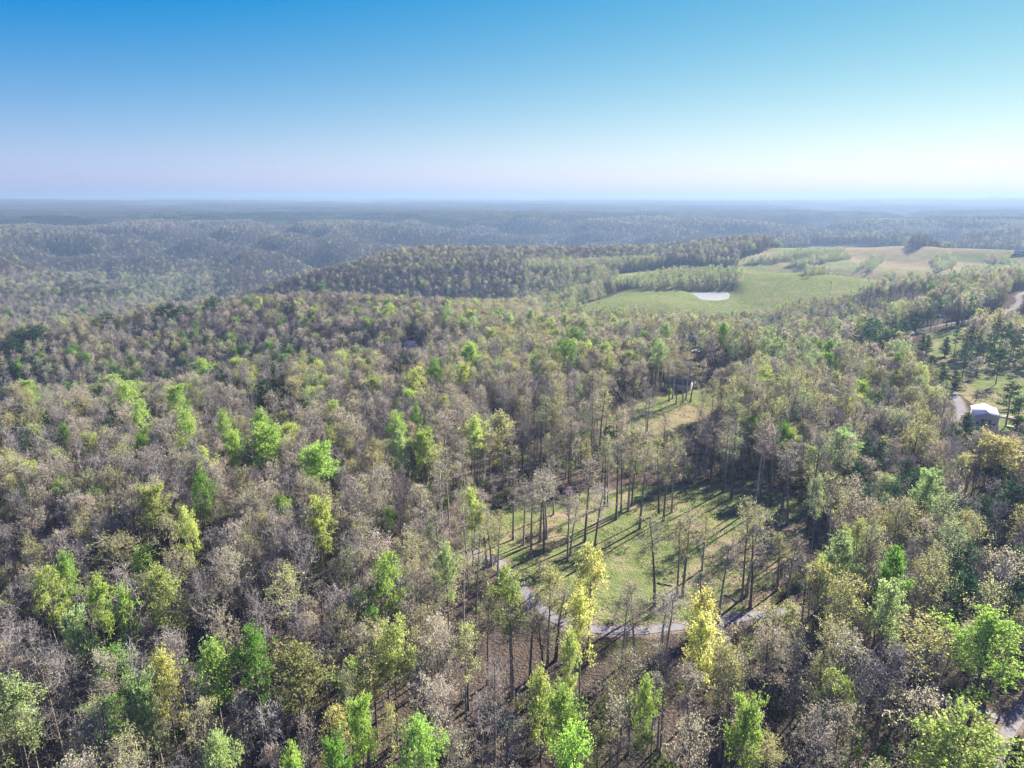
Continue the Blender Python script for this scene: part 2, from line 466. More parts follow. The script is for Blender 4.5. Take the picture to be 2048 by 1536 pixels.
def link(name, me, parent=None, **props):
    o = bpy.data.objects.new(name, me); C.objects.link(o)
    if parent is not None: o.parent = parent
    for k, v in props.items(): o[k] = v
    return o

def thing(name, loc, rz=0.0, label='', category='', group=None):
    o = bpy.data.objects.new(name, None); C.objects.link(o)
    o.location = loc; o.rotation_euler = (0, 0, rz); o.empty_display_size = 0.5
    o['label'] = label; o['category'] = category
    if group: o['group'] = group
    return o

# ------------------------------------------------------------------ ground: one sheet, cut along the land use
def land_masks(x, y):
    w = np.zeros(x.shape)
    dry = np.full(x.shape, 0.5)
    for poly, dv in ((CLEARING, 0.43), (GLADE, 0.45), (FARM, 0.42), (NEARP, 0.33), (FARP, 0.45), (LAWN, 0.3)):
        i = inside(poly, x, y)
        w[i] = 1; dry[i] = dv
    for s_ in STRIPS:
        i = inside(s_, x, y)
        dry[i] = 0.6
    return w, dry
GW, GD = land_masks(GX, GY)
GB = np.zeros(GX.shape)
near_ = np.hypot(GX, GY) < 900
for rd, wd in ((DRIVE, 3.2), (LANE, 3.6), (FARMROAD, 4.5), (SIDE, 2.8), (SPUR, 3.0)):
    dd = line_dist(rd, GX[near_], GY[near_])
    GB[near_] = np.maximum(GB[near_], 1 - sstep(wd * 0.45, wd * 0.95, dd))
GD += 0.35 * (fbm(GX / 60, GY / 60, 91, 3) - 0.5)
_f = inside(FARP, GX.ravel(), GY.ravel()).reshape(GX.shape)
GD += _f * 1.1 * (fbm((GX * .8 + GY * .6) / 70, (GY * .8 - GX * .6) / 330, 93, 3) - 0.47)
vidx = np.arange(NL * NA).reshape(NL, NA)
quads = np.stack([vidx[:-1, :-1], vidx[:-1, 1:], vidx[1:, 1:], vidx[1:, :-1]], -1).reshape(-1, 4)
# close the ring behind the camera and the hole under it
back = np.stack([vidx[:-1, -1], vidx[:-1, 0], vidx[1:, 0], vidx[1:, -1]], -1)
quads = np.concatenate([quads, back])[:, ::-1]
allv = np.stack([GX, GY, GZ], -1).reshape(-1, 3)
cxy = allv[quads].mean(1)
zone = np.zeros(len(quads), int)
for k, poly in enumerate((CLEARING, GLADE, FARM, NEARP, FARP, LAWN)):
    zone[inside(poly, cxy[:, 0], cxy[:, 1])] = k + 1
land = np.stack([GW, np.clip(GD, 0, 1), GB, np.ones_like(GW)], -1).reshape(-1, 4)
for k, nm in enumerate(('ground', 'clearing_ground', 'glade_ground', 'farm_field', 'pasture', 'hill_pasture', 'lawn')):
    qs = quads[zone == k]
    used, inv = np.unique(qs, return_inverse=True)
    b = MB(); b.add(allv[used], quads=inv.reshape(-1, 4))
    if k == 0:
        ring = np.searchsorted(used, vidx[0])
        cz = len(used)
        b.v.append(np.array([[0, 0, GZ[0].mean()]])); b.n += 1
        b.t.append(np.array([(ring[(i + 1) % NA], ring[i], cz) for i in range(NA)])); b.tm.append(np.zeros(NA, int))
    me = b.mesh(nm, [M_GROUND], smooth=True)
    ca_ = me.color_attributes.new('land', 'FLOAT_COLOR', 'POINT')
    lv = land[used]
    if k == 0: lv = np.vstack([lv, [[0, .5, 0, 1]]])
    ca_.data.foreach_set('color', lv.ravel().astype(np.float32))
    link(nm, me, kind='structure')

def ribbon(name, pl, w, lift, material, **props):
    pts = []
    for (x0, y0), (x1, y1) in zip(pl[:-1], pl[1:]):
        k = max(2, int(math.hypot(x1 - x0, y1 - y0) / 1.5))
        for i in range(k): pts.append((x0 + (x1 - x0) * i / k, y0 + (y1 - y0) * i / k))
    pts.append(tuple(pl[-1])); pts = np.array(pts)
    for _ in range(6):
        pts[1:-1] = (pts[:-2] + 2 * pts[1:-1] + pts[2:]) / 4
    t = np.gradient(pts, axis=0); t /= np.linalg.norm(t, axis=1, keepdims=True) + 1e-9
    nr = np.stack([-t[:, 1], t[:, 0]], -1)
    cols = []
    for k in (-1, -0.5, 0, 0.5, 1):
        wob = w / 2 * k * (1 + (0.35 * (fbm(pts[:, 0] / 2.5 + k, pts[:, 1] / 2.5, 3, 2) - 0.5) if abs(k) == 1 else 0))
        p = pts + nr * (wob[:, None] if hasattr(wob, 'shape') else wob)
        cols.append(np.column_stack([p, height(p[:, 0], p[:, 1]) + lift]))
    v = np.stack(cols, 1); n_ = len(pts)
    ii = np.arange(n_ * 5).reshape(n_, 5)
    q = np.stack([ii[:-1, :-1], ii[1:, :-1], ii[1:, 1:], ii[:-1, 1:]], -1).reshape(-1, 4)[:, ::-1]
    b = MB(); b.add(v.reshape(-1, 3), quads=q)
    return link(name, b.mesh(name, [material], True), **props)

ribbon('gravel_path', DRIVE, 2.4, 0.06, M_GRAVEL, kind='structure')
ribbon('lane_road', LANE, 3.2, 0.08, M_GRAVEL, kind='structure')
ribbon('farm_road', FARMROAD, 3.9, 0.12, M_GRAVEL, kind='structure')
ribbon('gravel_road', SIDE, 1.9, 0.05, M_GRAVEL, kind='structure')
ribbon('side_path', SPUR, 1.6, 0.07, M_GRAVEL, kind='structure')

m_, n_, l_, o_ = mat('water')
pb = n_.new('ShaderNodeBsdfPrincipled'); pb.inputs['Base Color'].default_value = (0.45, 0.47, 0.47, 1); pb.inputs['Roughness'].default_value = 0.03  # pale base colour stands in for bright sky reflected on the pond
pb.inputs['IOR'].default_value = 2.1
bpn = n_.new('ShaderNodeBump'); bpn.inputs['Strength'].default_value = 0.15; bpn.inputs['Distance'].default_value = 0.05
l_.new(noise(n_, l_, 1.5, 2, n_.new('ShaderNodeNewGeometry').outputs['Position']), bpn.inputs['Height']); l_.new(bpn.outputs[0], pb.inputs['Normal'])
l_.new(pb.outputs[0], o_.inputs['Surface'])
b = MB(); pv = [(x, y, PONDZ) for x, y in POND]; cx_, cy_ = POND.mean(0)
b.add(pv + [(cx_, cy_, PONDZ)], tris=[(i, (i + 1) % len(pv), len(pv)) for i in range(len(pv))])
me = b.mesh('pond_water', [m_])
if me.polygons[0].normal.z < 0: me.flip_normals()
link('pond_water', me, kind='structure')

# ------------------------------------------------------------------ haze
zb, zt = float(GZ.min()) - 3.0, max(CAMZ, float(GZ.max()) + 26) + 8
b = MB(); b.box(-34000, 34000, -34000, 34000, zb, zt)
hm, hn, hl, ho = mat('haze')
pv_ = hn.new('ShaderNodeVolumePrincipled')
pv_.inputs['Color'].default_value = (*HAZE_COLOR, 1); pv_.inputs['Density'].default_value = HAZE_DENSITY; pv_.inputs['Anisotropy'].default_value = HAZE_ANISO
pv_.inputs['Absorption Color'].default_value = (0.1, 0.1, 0.1, 1)
hl.new(pv_.outputs[0], ho.inputs['Volume'])
link('haze', b.mesh('haze', [hm]), kind='stuff')

# ------------------------------------------------------------------ tree meshes
def unit(v): return v / (np.linalg.norm(v, axis=-1, keepdims=True) + 1e-9)

def grow(seed, H, clear, RC, nlimb, style='round', leaf=(1600, 0.22), twigs=8, updir=0.0):
    """the skeleton of one tree and the places of its twigs and leaves"""
    g = np.random.default_rng(seed)
    k = 10
    tz = np.linspace(0, 1, k)
    lean = g.normal(0, 0.035, 2) * H
    wob = np.cumsum(g.normal(0, 0.012 * H / 3, (k, 2)), 0)
    tp = np.column_stack([lean[0] * tz ** 1.5 + wob[:, 0] * tz, lean[1] * tz ** 1.5 + wob[:, 1] * tz, tz * H])
    r0 = (0.0075 if clear > 0.515 and H > 21 else 0.0092) * H + 0.03
    tr = r0 * (1 - tz) ** 0.75 + 0.03; tr[0] *= 1.35
    def at(t):
        return np.array([np.interp(t, tz, tp[:, i]) for i in range(3)])
    limbs = []; subs = []; tw_p = []; tw_d = []; tw_l = []
    for i in range(nlimb):
        s = (i + g.uniform(0.1, 0.9)) / nlimb
        t = clear + (0.98 - clear) * s ** 0.9
        if style == 'round': pr = math.sqrt(max(0.05, 1 - (1.45 * s - 0.55) ** 2))
        elif style == 'oval': pr = 0.45 + 0.6 * math.sin(math.pi * min(1, 0.12 + 0.9 * s)) if s < 0.93 else 0.35
        elif style == 'cone': pr = 1.05 - 0.9 * s
        else: pr = 0.55 + 0.5 * math.sin(math.pi * s)
        L = RC * pr * g.uniform(0.75, 1.2)
        az = i * 2.4 + g.normal(0, 0.4)
        el = R(12 + 48 * s + updir + g.normal(0, 9))
        d = np.array([math.cos(az) * math.cos(el), math.sin(az) * math.cos(el), math.sin(el)])
        p = at(t); pts = [p]; dd = d.copy()
        for j in range(4):
            dd = unit(dd + np.array([0, 0, 0.14 if style != 'cone' else -0.02]) + g.normal(0, 0.13, 3))
            p = p + dd * L / 4 * (1.12); pts.append(p)
        pts = np.array(pts); rb = max(0.04, 0.5 * np.interp(t, tz, tr) * (0.6 + 0.5 * pr))
        limbs.append((pts, np.linspace(rb, 0.018, 5)))
        ns = max(3, int(3 + L * 1.1))
        for j in range(ns):
            q = g.uniform(0.22, 1.0)
            b0 = np.array([np.interp(q * 4, range(5), pts[:, c]) for c in range(3)])
            sd_ = unit(unit(pts[-1] - pts[0]) * 0.75 + g.normal(0, 0.6, 3) + np.array([0, 0, 0.25]))
            sl = L * g.uniform(0.25, 0.5) + 0.35
            e = b0 + sd_ * sl; mid = (b0 + e) / 2 + g.normal(0, 0.08 * sl, 3)
            subs.append((np.array([b0, mid, e]), np.array([0.035, 0.024, 0.01]) * (0.7 + H / 40)))
            nt = twigs
            f = g.uniform(0.15, 1.0, nt)[:, None]
            tw_p.append(b0 + (e - b0) * f)
            tw_d.append(unit(sd_ + g.normal(0, 0.75, (nt, 3)) + np.array([0, 0, 0.2])))
            tw_l.append(g.uniform(0.45, 1.25, nt) * (0.7 + 0.02 * H))
    tw_p = np.concatenate(tw_p); tw_d = np.concatenate(tw_d); tw_l = np.concatenate(tw_l)
    # a second order of finer twigs
    f = g.uniform(0.3, 0.9, len(tw_p))[:, None]
    p2 = tw_p + tw_d * tw_l[:, None] * f
    d2 = unit(tw_d + g.normal(0, 0.7, tw_d.shape))
    tw_p = np.concatenate([tw_p, p2]); tw_d = np.concatenate([tw_d, d2]); tw_l = np.concatenate([tw_l, tw_l * 0.7])
    nleaf, ls = leaf
    idx = g.integers(0, len(tw_p), nleaf)
    lp = tw_p[idx] + tw_d[idx] * (tw_l[idx] * g.uniform(0.35, 1.05, nleaf))[:, None] + g.normal(0, 0.07, (nleaf, 3))
    return dict(trunk=(tp, tr), limbs=limbs, subs=subs, tw=(tw_p, tw_d, tw_l), leaf=(lp, ls), g=g)

def add_twigs(b, p, d, L, w, g, m=1):
    n = len(p)
    sv = unit(np.cross(d, g.normal(0, 1, (n, 3)))) * w
    v = np.stack([p - sv, p + sv, p + d * L[:, None]], 1)
    b.add(v.reshape(-1, 3), tris=np.arange(3 * n).reshape(n, 3), m=m)

def add_leaves(b, p, size, g, m=2, flat=0.0):
    n = len(p)
    nv = unit(g.normal(0, 1, (n, 3)) + np.array([0, 0, flat]))
    a = unit(np.cross(nv, g.normal(0, 1, (n, 3)))); c = np.cross(nv, a)
    s = size * g.uniform(0.6, 1.3, n)[:, None]
    v = np.stack([p - a * s * 0.75, p + c * s * 0.5 - a * s * 0.1, p + a * s * 0.75, p - c * s * 0.5 - a * s * 0.1], 1)
    b.add(v.reshape(-1, 3), quads=np.arange(4 * n).reshape(n, 4), m=m)

def build_tree(sk, lod):
    """trunk mesh builder, crown mesh builder"""
    g = np.random.default_rng(5)
    t = MB(); c = MB()
    tp, tr = sk['trunk']
    if lod == 0:
        t.tube(tp, tr, 7, 0)
        for p, r in sk['limbs']: t.tube(p, r, 4, 0)
        for p, r in sk['subs']: c.tube(p, r, 3, 1)
        add_twigs(c, *sk['tw'], 0.017, g)
        add_leaves(c, sk['leaf'][0], sk['leaf'][1], g)
    elif lod == 1:
        t.tube(tp[::3], tr[::3] * 1.1, 4, 0)
        for p, r in sk['limbs']: t.tube(p[::2], r[::2] * 1.1, 3, 0)
        for p, r in sk['subs'][::2]: c.tube(p[::2], r[::2] * 1.6, 3, 1)
        k = g.permutation(len(sk['tw'][0]))[:len(sk['tw'][0]) // 2]
        add_twigs(c, sk['tw'][0][k], sk['tw'][1][k], sk['tw'][2][k] * 1.1, 0.036, g)
        n = len(sk['leaf'][0]); k = g.permutation(n)[:n // 3]
        add_leaves(c, sk['leaf'][0][k], sk['leaf'][1] * 1.7, g)
    else:
        t.tube(tp[::4], tr[::4] * 1.2, 3, 0)
        k = g.permutation(len(sk['tw'][0]))[:110]
        add_twigs(c, sk['tw'][0][k], sk['tw'][1][k], sk['tw'][2][k] * 1.8, 0.2, g)
        n = len(sk['leaf'][0]); k = g.permutation(n)[:max(40, n // 9)]
        add_leaves(c, sk['leaf'][0][k], sk['leaf'][1] * 2.7, g)
    return t, c

def conifer(seed, H, RC, clear, lod, cedar=False):
    g = np.random.default_rng(seed); t = MB(); c = MB()
    k = 8; tz = np.linspace(0, 1, k)
    tp = np.column_stack([g.normal(0, 0.01 * H, k) * tz, g.normal(0, 0.01 * H, k) * tz, tz * H])
    t.tube(tp, (0.011 * H + 0.04) * (1 - tz) ** 0.8 + 0.02, 6 if lod == 0 else 3, 0)
    P_ = []
    nb = int((34 if cedar else 26) * (1 if lod == 0 else 0.7))
    for i in range(nb):
        s = (i + g.uniform(0, 1)) / nb
        z = H * (clear + (0.99 - clear) * s)
        if cedar: L = RC * (1.0 - s) ** 0.75 * g.uniform(0.8, 1.15) + 0.25; el = R(20 + g.normal(0, 10))
        else: L = RC * (0.35 + 0.75 * math.sin(math.pi * min(1, 0.25 + 0.75 * s))) * g.uniform(0.6, 1.2) * (1 if s < 0.85 else 0.6); el = R(8 + 25 * s + g.normal(0, 12))
        az = i * 2.4 + g.normal(0, 0.5)
        d = np.array([math.cos(az) * math.cos(el), math.sin(az) * math.cos(el), math.sin(el)])
        p0 = np.array([0, 0, z]); p1 = p0 + d * L
        if lod < 2: t.tube(np.array([p0, (p0 + p1) / 2 + np.array([0, 0, -0.03 * L]), p1]), np.array([0.06, 0.04, 0.015]), 3, 0)
        n = int((95 if cedar else 80) * L / RC * (1 if lod == 0 else 0.4 if lod == 1 else 0.14)) + 3
        f = g.uniform(0.15 if cedar else 0.35, 1.05, n)[:, None]
        P_.append(p0 + d * L * f + g.normal(0, 0.12 * RC if cedar else 0.16 * RC, (n, 3)) * np.array([1, 1, 0.55]))
    P_ = np.concatenate(P_)
    add_leaves(c, P_, (0.30, 0.5, 0.95)[lod] * (RC / 3) ** 0.4, g, m=2)
    return t, c

MATS = [M_BARK, M_TWIG, M_LEAF]
# kind -> list of variants; heights are nominal and get scaled
SPEC = {
    'budding': [(11, 18, .50, 2.9, 17, 'round', (3100, .125)), (12, 19, .54, 3.1, 17, 'round', (3400, .12)), (13, 17, .46, 3.1, 17, 'vase', (2500, .125)),
                (14, 19, .55, 2.6, 15, 'oval', (3000, .125)), (15, 16, .44, 2.9, 16, 'round', (3500, .125)), (16, 18, .56, 2.6, 14, 'vase', (1900, .12)), (17, 17, .5, 2.7, 16, 'oval', (1500, .12)),
                (18, 15, .40, 3.4, 18, 'round', (2600, .125)), (19, 20, .60, 2.3, 12, 'oval', (2000, .12))],
    'bare': [(21, 18, .44, 2.8, 18, 'vase', (260, .10)), (22, 19, .52, 2.6, 17, 'round', (420, .10)), (23, 16, .42, 2.8, 17, 'vase', (200, .10)),
             (24, 19, .55, 2.4, 15, 'round', (520, .10)), (25, 17, .50, 2.5, 16, 'oval', (600, .10)), (26, 15, .36, 3.2, 20, 'vase', (240, .10))],
    'leafy': [(31, 18, .52, 3.0, 20, 'oval', (9500, .155)), (32, 17, .55, 3.1, 20, 'round', (9500, .16)), (33, 18, .54, 2.8, 20, 'oval', (8000, .155)), (34, 16, .50, 3.0, 19, 'round', (7000, .16)), (35, 17, .52, 3.1, 20, 'vase', (7500, .155))],
    'tall': [(41, 24, .58, 2.6, 13, 'oval', (2000, .12)), (42, 25, .62, 2.2, 12, 'vase', (1300, .115)), (43, 23, .55, 2.7, 13, 'round', (1800, .12)), (44, 24, .60, 2.1, 11, 'oval', (900, .115)), (45, 24, .52, 2.4, 12, 'vase', (700, .11))],
    'sapling': [(51, 9, .15, 1.7, 14, 'oval', (1000, .17)), (52, 8, .12, 1.8, 14, 'round', (1000, .17))],
}
VAR = {}       # (kind, i) -> dict(H, R, trunk mesh, crown mesh, lod collections)
LODCOL = [bpy.data.collections.new('stock_%d' % i) for i in range(4)]   # never linked to the scene: sources for the distant wood
stock_index = [{}, {}, {}, {}]
def stock(lod, key, tb, cb):
    b = MB()
    for s_ in (tb, cb):
        b_off = b.n
        b.v += s_.v; b.n += s_.n
        b.t += [x + b_off for x in s_.t]; b.tm += s_.tm; b.q += [x + b_off for x in s_.q]; b.qm += s_.qm
    i = len(stock_index[lod])
    o = bpy.data.objects.new('s%d_%03d' % (lod, i), b.mesh('wood_tree', MATS))
    LODCOL[lod].objects.link(o); stock_index[lod][key] = i

for kind, lst in SPEC.items():
    for i, (seed, H, cl_, RC, nl_, st, lf) in enumerate(lst):
        sk = grow(seed, H, cl_, RC, nl_, st, lf, twigs=6 if kind == 'bare' else 8, updir=14 if st == 'vase' else 6 if kind == 'tall' else 0)
        for lod in range(3):
            t, c = build_tree(sk, lod)
            stock(lod, (kind, i), t, c)
            if lod == 0:
                VAR[(kind, i)] = dict(H=H, R=RC, trunk=t.mesh('trunk', MATS), crown=c.mesh('crown', MATS))
for kind, ced, lst in (('pine', False, [(61, 20, 3.4, .45), (62, 18, 3.0, .35), (63, 15, 3.2, .25)]), ('cedar', True, [(71, 9, 2.6, .06), (72, 11, 2.7, .05)])):
    for i, (seed, H, RC, cl_) in enumerate(lst):
        for lod in range(3):
            t, c = conifer(seed, H, RC, cl_, lod, ced)
            stock(lod, (kind, i), t, c)
            if lod == 0:
                VAR[(kind, i)] = dict(H=H, R=RC, trunk=t.mesh('trunk', MATS), crown=c.mesh('crown', MATS))
# far patches of canopy: 60 m squares of many small crowns
for pi in range(4):
    g = np.random.default_rng(900 + pi); t = MB(); c = MB()
    for i in range(62):
        x, y = g.uniform(-31, 31, 2); rr = g.uniform(3.2, 5.2); hh = g.uniform(15, 22)
        a = unit(g.normal(0, 1, (11, 3))); a[:, 2] = np.abs(a[:, 2]) * 1.1 - 0.35
        add_leaves(c, np.array([x, y, hh - rr]) + a * np.array([rr, rr, rr * 1.1]) * 0.85, rr * 0.62, g)
        t.tube(np.array([(x, y, 0), (x, y, hh - rr)]), np.array([0.4, 0.25]), 3, 0)
    stock(3, ('patch', pi), t, c)

TINT = {
    'bright': (0.215, 0.30, 0.07), 'lime': (0.275, 0.32, 0.095), 'yellow': (0.34, 0.34, 0.115), 'olive': (0.25, 0.25, 0.10), 'pale': (0.31, 0.31, 0.13),
    'palegreen': (0.23, 0.29, 0.12), 'tan': (0.29, 0.262, 0.182), 'pink': (0.285, 0.25, 0.20), 'green': (0.11, 0.20, 0.035), 'dark': (0.055, 0.10, 0.03),
    'grey': (0.225, 0.20, 0.185), 'brown': (0.085, 0.07, 0.07), 'ever': (0.022, 0.045, 0.024), 'cedar': (0.03, 0.05, 0.028),
}

# ------------------------------------------------------------------ the trees one can point at: (u, v of the top, crown width in the photo, kind, colour)
HAND = []
for u, v, w, k, t in (
    # bright and leafy trees, bottom left
    (398, 962, 42, 'leafy', 'green'), (309, 985, 62, 'leafy', 'lime'), (378, 1037, 40, 'leafy', 'lime'), (635, 1012, 62, 'leafy', 'lime'), (640, 900, 75, 'leafy', 'bright'),
    (527, 862, 80, 'leafy', 'bright'), (127, 1131, 52, 'leafy', 'bright'), (97, 1157, 62, 'leafy', 'lime'), (190, 1185, 60, 'leafy', 'bright'), (245, 1205, 48, 'leafy', 'bright'),
    (153, 1236, 55, 'leafy', 'palegreen'), (328, 1163, 78, 'leafy', 'lime'), (774, 1130, 64, 'leafy', 'bright'), (783, 1263, 82, 'leafy', 'lime'), (428, 1310, 90, 'leafy', 'bright'),
    (506, 1292, 72, 'leafy', 'green'), (602, 1320, 130, 'leafy', 'olive'), (724, 1418, 60, 'leafy', 'bright'), (332, 1336, 70, 'leafy', 'yellow'), (272, 1375, 66, 'leafy', 'palegreen'),
    (697, 1365, 66, 'budding', 'olive'), (672, 1427, 56, 'budding', 'yellow'), (775, 1425, 46, 'budding', 'yellow'), (835, 1465, 92, 'leafy', 'bright'), (432, 1490, 72, 'leafy', 'palegreen'),
    (12, 1400, 110, 'leafy', 'palegreen'), (583, 1522, 34, 'leafy', 'bright'), (665, 1500, 60, 'leafy', 'green'), (218, 1085, 88, 'budding', 'olive'), (455, 1125, 50, 'budding', 'pink'),
    (450, 1235, 62, 'budding', 'tan'), (260, 1010, 70, 'budding', 'pale'), (340, 1040, 60, 'budding', 'pale'), (240, 1140, 90, 'bare', 'grey'), (560, 1150, 70, 'budding', 'pale'),
    (215, 1495, 110, 'budding', 'olive'), (480, 1405, 70, 'budding', 'tan'), (410, 1405, 75, 'budding', 'pale'), (130, 1320, 90, 'bare', 'grey'), (610, 1440, 50, 'budding', 'pink'),
    (520, 1215, 60, 'bare', 'grey'), (600, 1215, 75, 'bare', 'grey'), (400, 1160, 70, 'bare', 'grey'), (40, 1180, 80, 'bare', 'grey'), (690, 1225, 60, 'budding', 'olive'),
    # bottom middle
    (1130, 1408, 86, 'leafy', 'bright'), (1148, 1478, 86, 'leafy', 'bright'), (1292, 1388, 52, 'leafy', 'bright'), (1490, 1420, 76, 'leafy', 'bright'), (1182, 1123, 66, 'leafy', 'yellow'),
    (1402, 1210, 66, 'leafy', 'yellow'), (1398, 1262, 78, 'leafy', 'yellow'), (1022, 1160, 62, 'leafy', 'lime'), (1098, 1143, 62, 'budding', 'yellow'), (1165, 1217, 66, 'leafy', 'yellow'),
    (1135, 1298, 50, 'leafy', 'lime'), (928, 1262, 66, 'budding', 'yellow'), (895, 1115, 55, 'leafy', 'palegreen'), (1085, 1378, 66, 'leafy', 'lime'), (1310, 1360, 50, 'budding', 'pink'),
    (1375, 1345, 70, 'budding', 'pink'), (960, 1400, 70, 'bare', 'grey'), (1540, 1270, 80, 'budding', 'tan'), (1240, 1420, 80, 'budding', 'tan'), (880, 1040, 60, 'budding', 'pink'),
    (1010, 1440, 90, 'bare', 'grey'), (1380, 1450, 100, 'budding', 'tan'),
    # right
    (1684, 1088, 66, 'leafy', 'palegreen'), (1676, 1168, 70, 'budding', 'yellow'), (1637, 1135, 60, 'budding', 'yellow'), (1970, 1265, 148, 'leafy', 'bright'), (1910, 1458, 168, 'leafy', 'lime'),
    (1880, 1053, 72, 'budding', 'palegreen'), (1875, 1140, 106, 'budding', 'olive'), (1982, 1180, 82, 'budding', 'pale'), (1777, 1183, 66, 'leafy', 'palegreen'), (1790, 1118, 56, 'leafy', 'green'),
    (1700, 1163, 86, 'budding', 'yellow'), (1868, 1252, 116, 'budding', 'yellow'), (1685, 872, 66, 'leafy', 'palegreen'), (1833, 848, 52, 'budding', 'pale'), (2004, 886, 100, 'leafy', 'pale'),
    (1951, 1042, 52, 'budding', 'pale'), (1857, 953, 52, 'leafy', 'palegreen'), (1884, 993, 70, 'budding', 'palegreen'), (2040, 1230, 60, 'budding', 'olive'), (1929, 917, 40, 'budding', 'pale'),
    (1741, 962, 42, 'pine', 'ever'), (1690, 1040, 40, 'cedar', 'cedar'), (1942, 1078, 56, 'pine', 'ever'), (2000, 925, 60, 'pine', 'ever'), (2030, 960, 60, 'pine', 'ever'),
    (2036, 1085, 60, 'pine', 'ever'), (1975, 985, 50, 'pine', 'ever'), (2042, 1150, 56, 'pine', 'ever'), (1772, 1475, 46, 'cedar', 'dark'), (1710, 1466, 50, 'sapling', 'green'),
    (2040, 1470, 60, 'cedar', 'ever'), (1780, 1290, 110, 'bare', 'grey'), (1600, 1300, 80, 'bare', 'grey'), (1745, 1330, 80, 'bare', 'grey'), (1640, 1430, 90, 'budding', 'pink'),
    # middle distance
    (408, 726, 48, 'leafy', 'bright'), (472, 721, 46, 'leafy', 'lime'), (219, 758, 66, 'leafy', 'lime'), (255, 777, 50, 'leafy', 'bright'), (355, 780, 46, 'leafy', 'bright'),
    (56, 765, 36, 'leafy', 'bright'), (371, 835, 46, 'leafy', 'bright'), (448, 842, 40, 'leafy', 'bright'), (526, 838, 50, 'leafy', 'bright'), (280, 815, 36, 'leafy', 'bright'),
    (1155, 663, 44, 'leafy', 'green'), (1133, 690, 56, 'leafy', 'green'), (939, 693, 42, 'leafy', 'bright'), (871, 728, 28, 'leafy', 'green'), (833, 748, 46, 'leafy', 'lime'),
    (1103, 727, 56, 'budding', 'yellow'), (796, 838, 40, 'leafy', 'bright'), (830, 822, 22, 'leafy', 'green'), (1202, 782, 42, 'tall', 'yellow'), (1081, 796, 34, 'tall', 'palegreen'),
    (948, 851, 58, 'leafy', 'lime'), (1007, 842, 62, 'leafy', 'pale'), (646, 569, 22, 'leafy', 'green'), (777, 613, 26, 'leafy', 'lime'), (891, 627, 16, 'leafy', 'green'),
    (1020, 632, 24, 'leafy', 'palegreen'), (1060, 626, 24, 'leafy', 'palegreen'), (948, 640, 26, 'leafy', 'palegreen'), (980, 660, 30, 'leafy', 'lime'), (1130, 636, 26, 'leafy', 'palegreen'),
    (1168, 640, 24, 'leafy', 'palegreen'), (1100, 640, 22, 'leafy', 'lime'), (1315, 690, 30, 'leafy', 'palegreen'), (1335, 655, 26, 'leafy', 'palegreen'), (1450, 655, 26, 'leafy', 'green'),
    (850, 870, 50, 'leafy', 'lime'), (880, 900, 44, 'budding', 'pale'), (465, 875, 36, 'leafy', 'bright'), (800, 880, 36, 'leafy', 'palegreen'), (1640, 960, 40, 'budding', 'palegreen'),
    # dark evergreens in the distance and along the lane
    (212, 620, 26, 'pine', 'ever'), (322, 605, 24, 'pine', 'ever'), (340, 603, 26, 'pine', 'ever'), (362, 606, 26, 'pine', 'ever'), (427, 590, 30, 'pine', 'ever'), (415, 596, 22, 'pine', 'ever'),
    (38, 655, 28, 'pine', 'ever'), (60, 645, 30, 'pine', 'ever'), (76, 648, 24, 'pine', 'ever'), (20, 668, 26, 'pine', 'ever'),
    (150, 570, 22, 'pine', 'ever'), (175, 572, 22, 'pine', 'ever'), (200, 568, 22, 'pine', 'ever'), (225, 574, 22, 'pine', 'ever'), (250, 572, 22, 'pine', 'ever'), (275, 568, 22, 'pine', 'ever'), (300, 565, 22, 'pine', 'ever'), (130, 576, 20, 'pine', 'ever'),
    (1758, 668, 40, 'cedar', 'cedar'), (1785, 662, 42, 'cedar', 'cedar'), (1740, 690, 36, 'cedar', 'cedar'), (1770, 700, 42, 'cedar', 'cedar'), (1822, 686, 40, 'cedar', 'cedar'),
    (1838, 702, 44, 'cedar', 'cedar'), (1866, 708, 40, 'cedar', 'cedar'), (1850, 732, 44, 'cedar', 'cedar'), (1888, 722, 32, 'cedar', 'cedar'), (1912, 738, 40, 'cedar', 'cedar'), (1890, 738, 40, 'cedar', 'cedar'),
    (1858, 668, 24, 'cedar', 'cedar'), (1848, 665, 20, 'cedar', 'cedar'), (1895, 672, 26, 'cedar', 'cedar'), (2028, 760, 44, 'pine', 'ever'), (1937, 678, 26, 'pine', 'ever'), (1918, 648, 20, 'pine', 'ever'),
    (1990, 660, 30, 'pine', 'ever'), (2030, 655, 30, 'pine', 'ever'), (2005, 690, 30, 'pine', 'ever'), (2045, 790, 44, 'pine', 'ever'), (2040, 830, 50, 'cedar', 'cedar'),
    (1938, 822, 40, 'cedar', 'cedar'), (1952, 850, 50, 'cedar', 'cedar'), (1920, 855, 50, 'cedar', 'cedar'), (1890, 860, 40, 'cedar', 'cedar'), (1990, 868, 46, 'cedar', 'cedar'), (1958, 715, 46, 'sapling', 'pink'),
    (1835, 632, 34, 'cedar', 'cedar'), (1812, 640, 30, 'cedar', 'cedar'),
):
    Hn = {'leafy': 19.5, 'budding': 18, 'bare': 18, 'pine': 17, 'cedar': 10, 'tall': 24, 'sapling': 8}[k]
    if k == 'pine' and v < 700 and u < 500: Hn = 22; w = w * 1.35
    x, y, z, t_ = ground_at(u, v + 2, Hn)
    wid = w / F * t_ / 2                      # crown radius in metres
    HAND.append([k, t, x, y, z, Hn, wid, u, v])
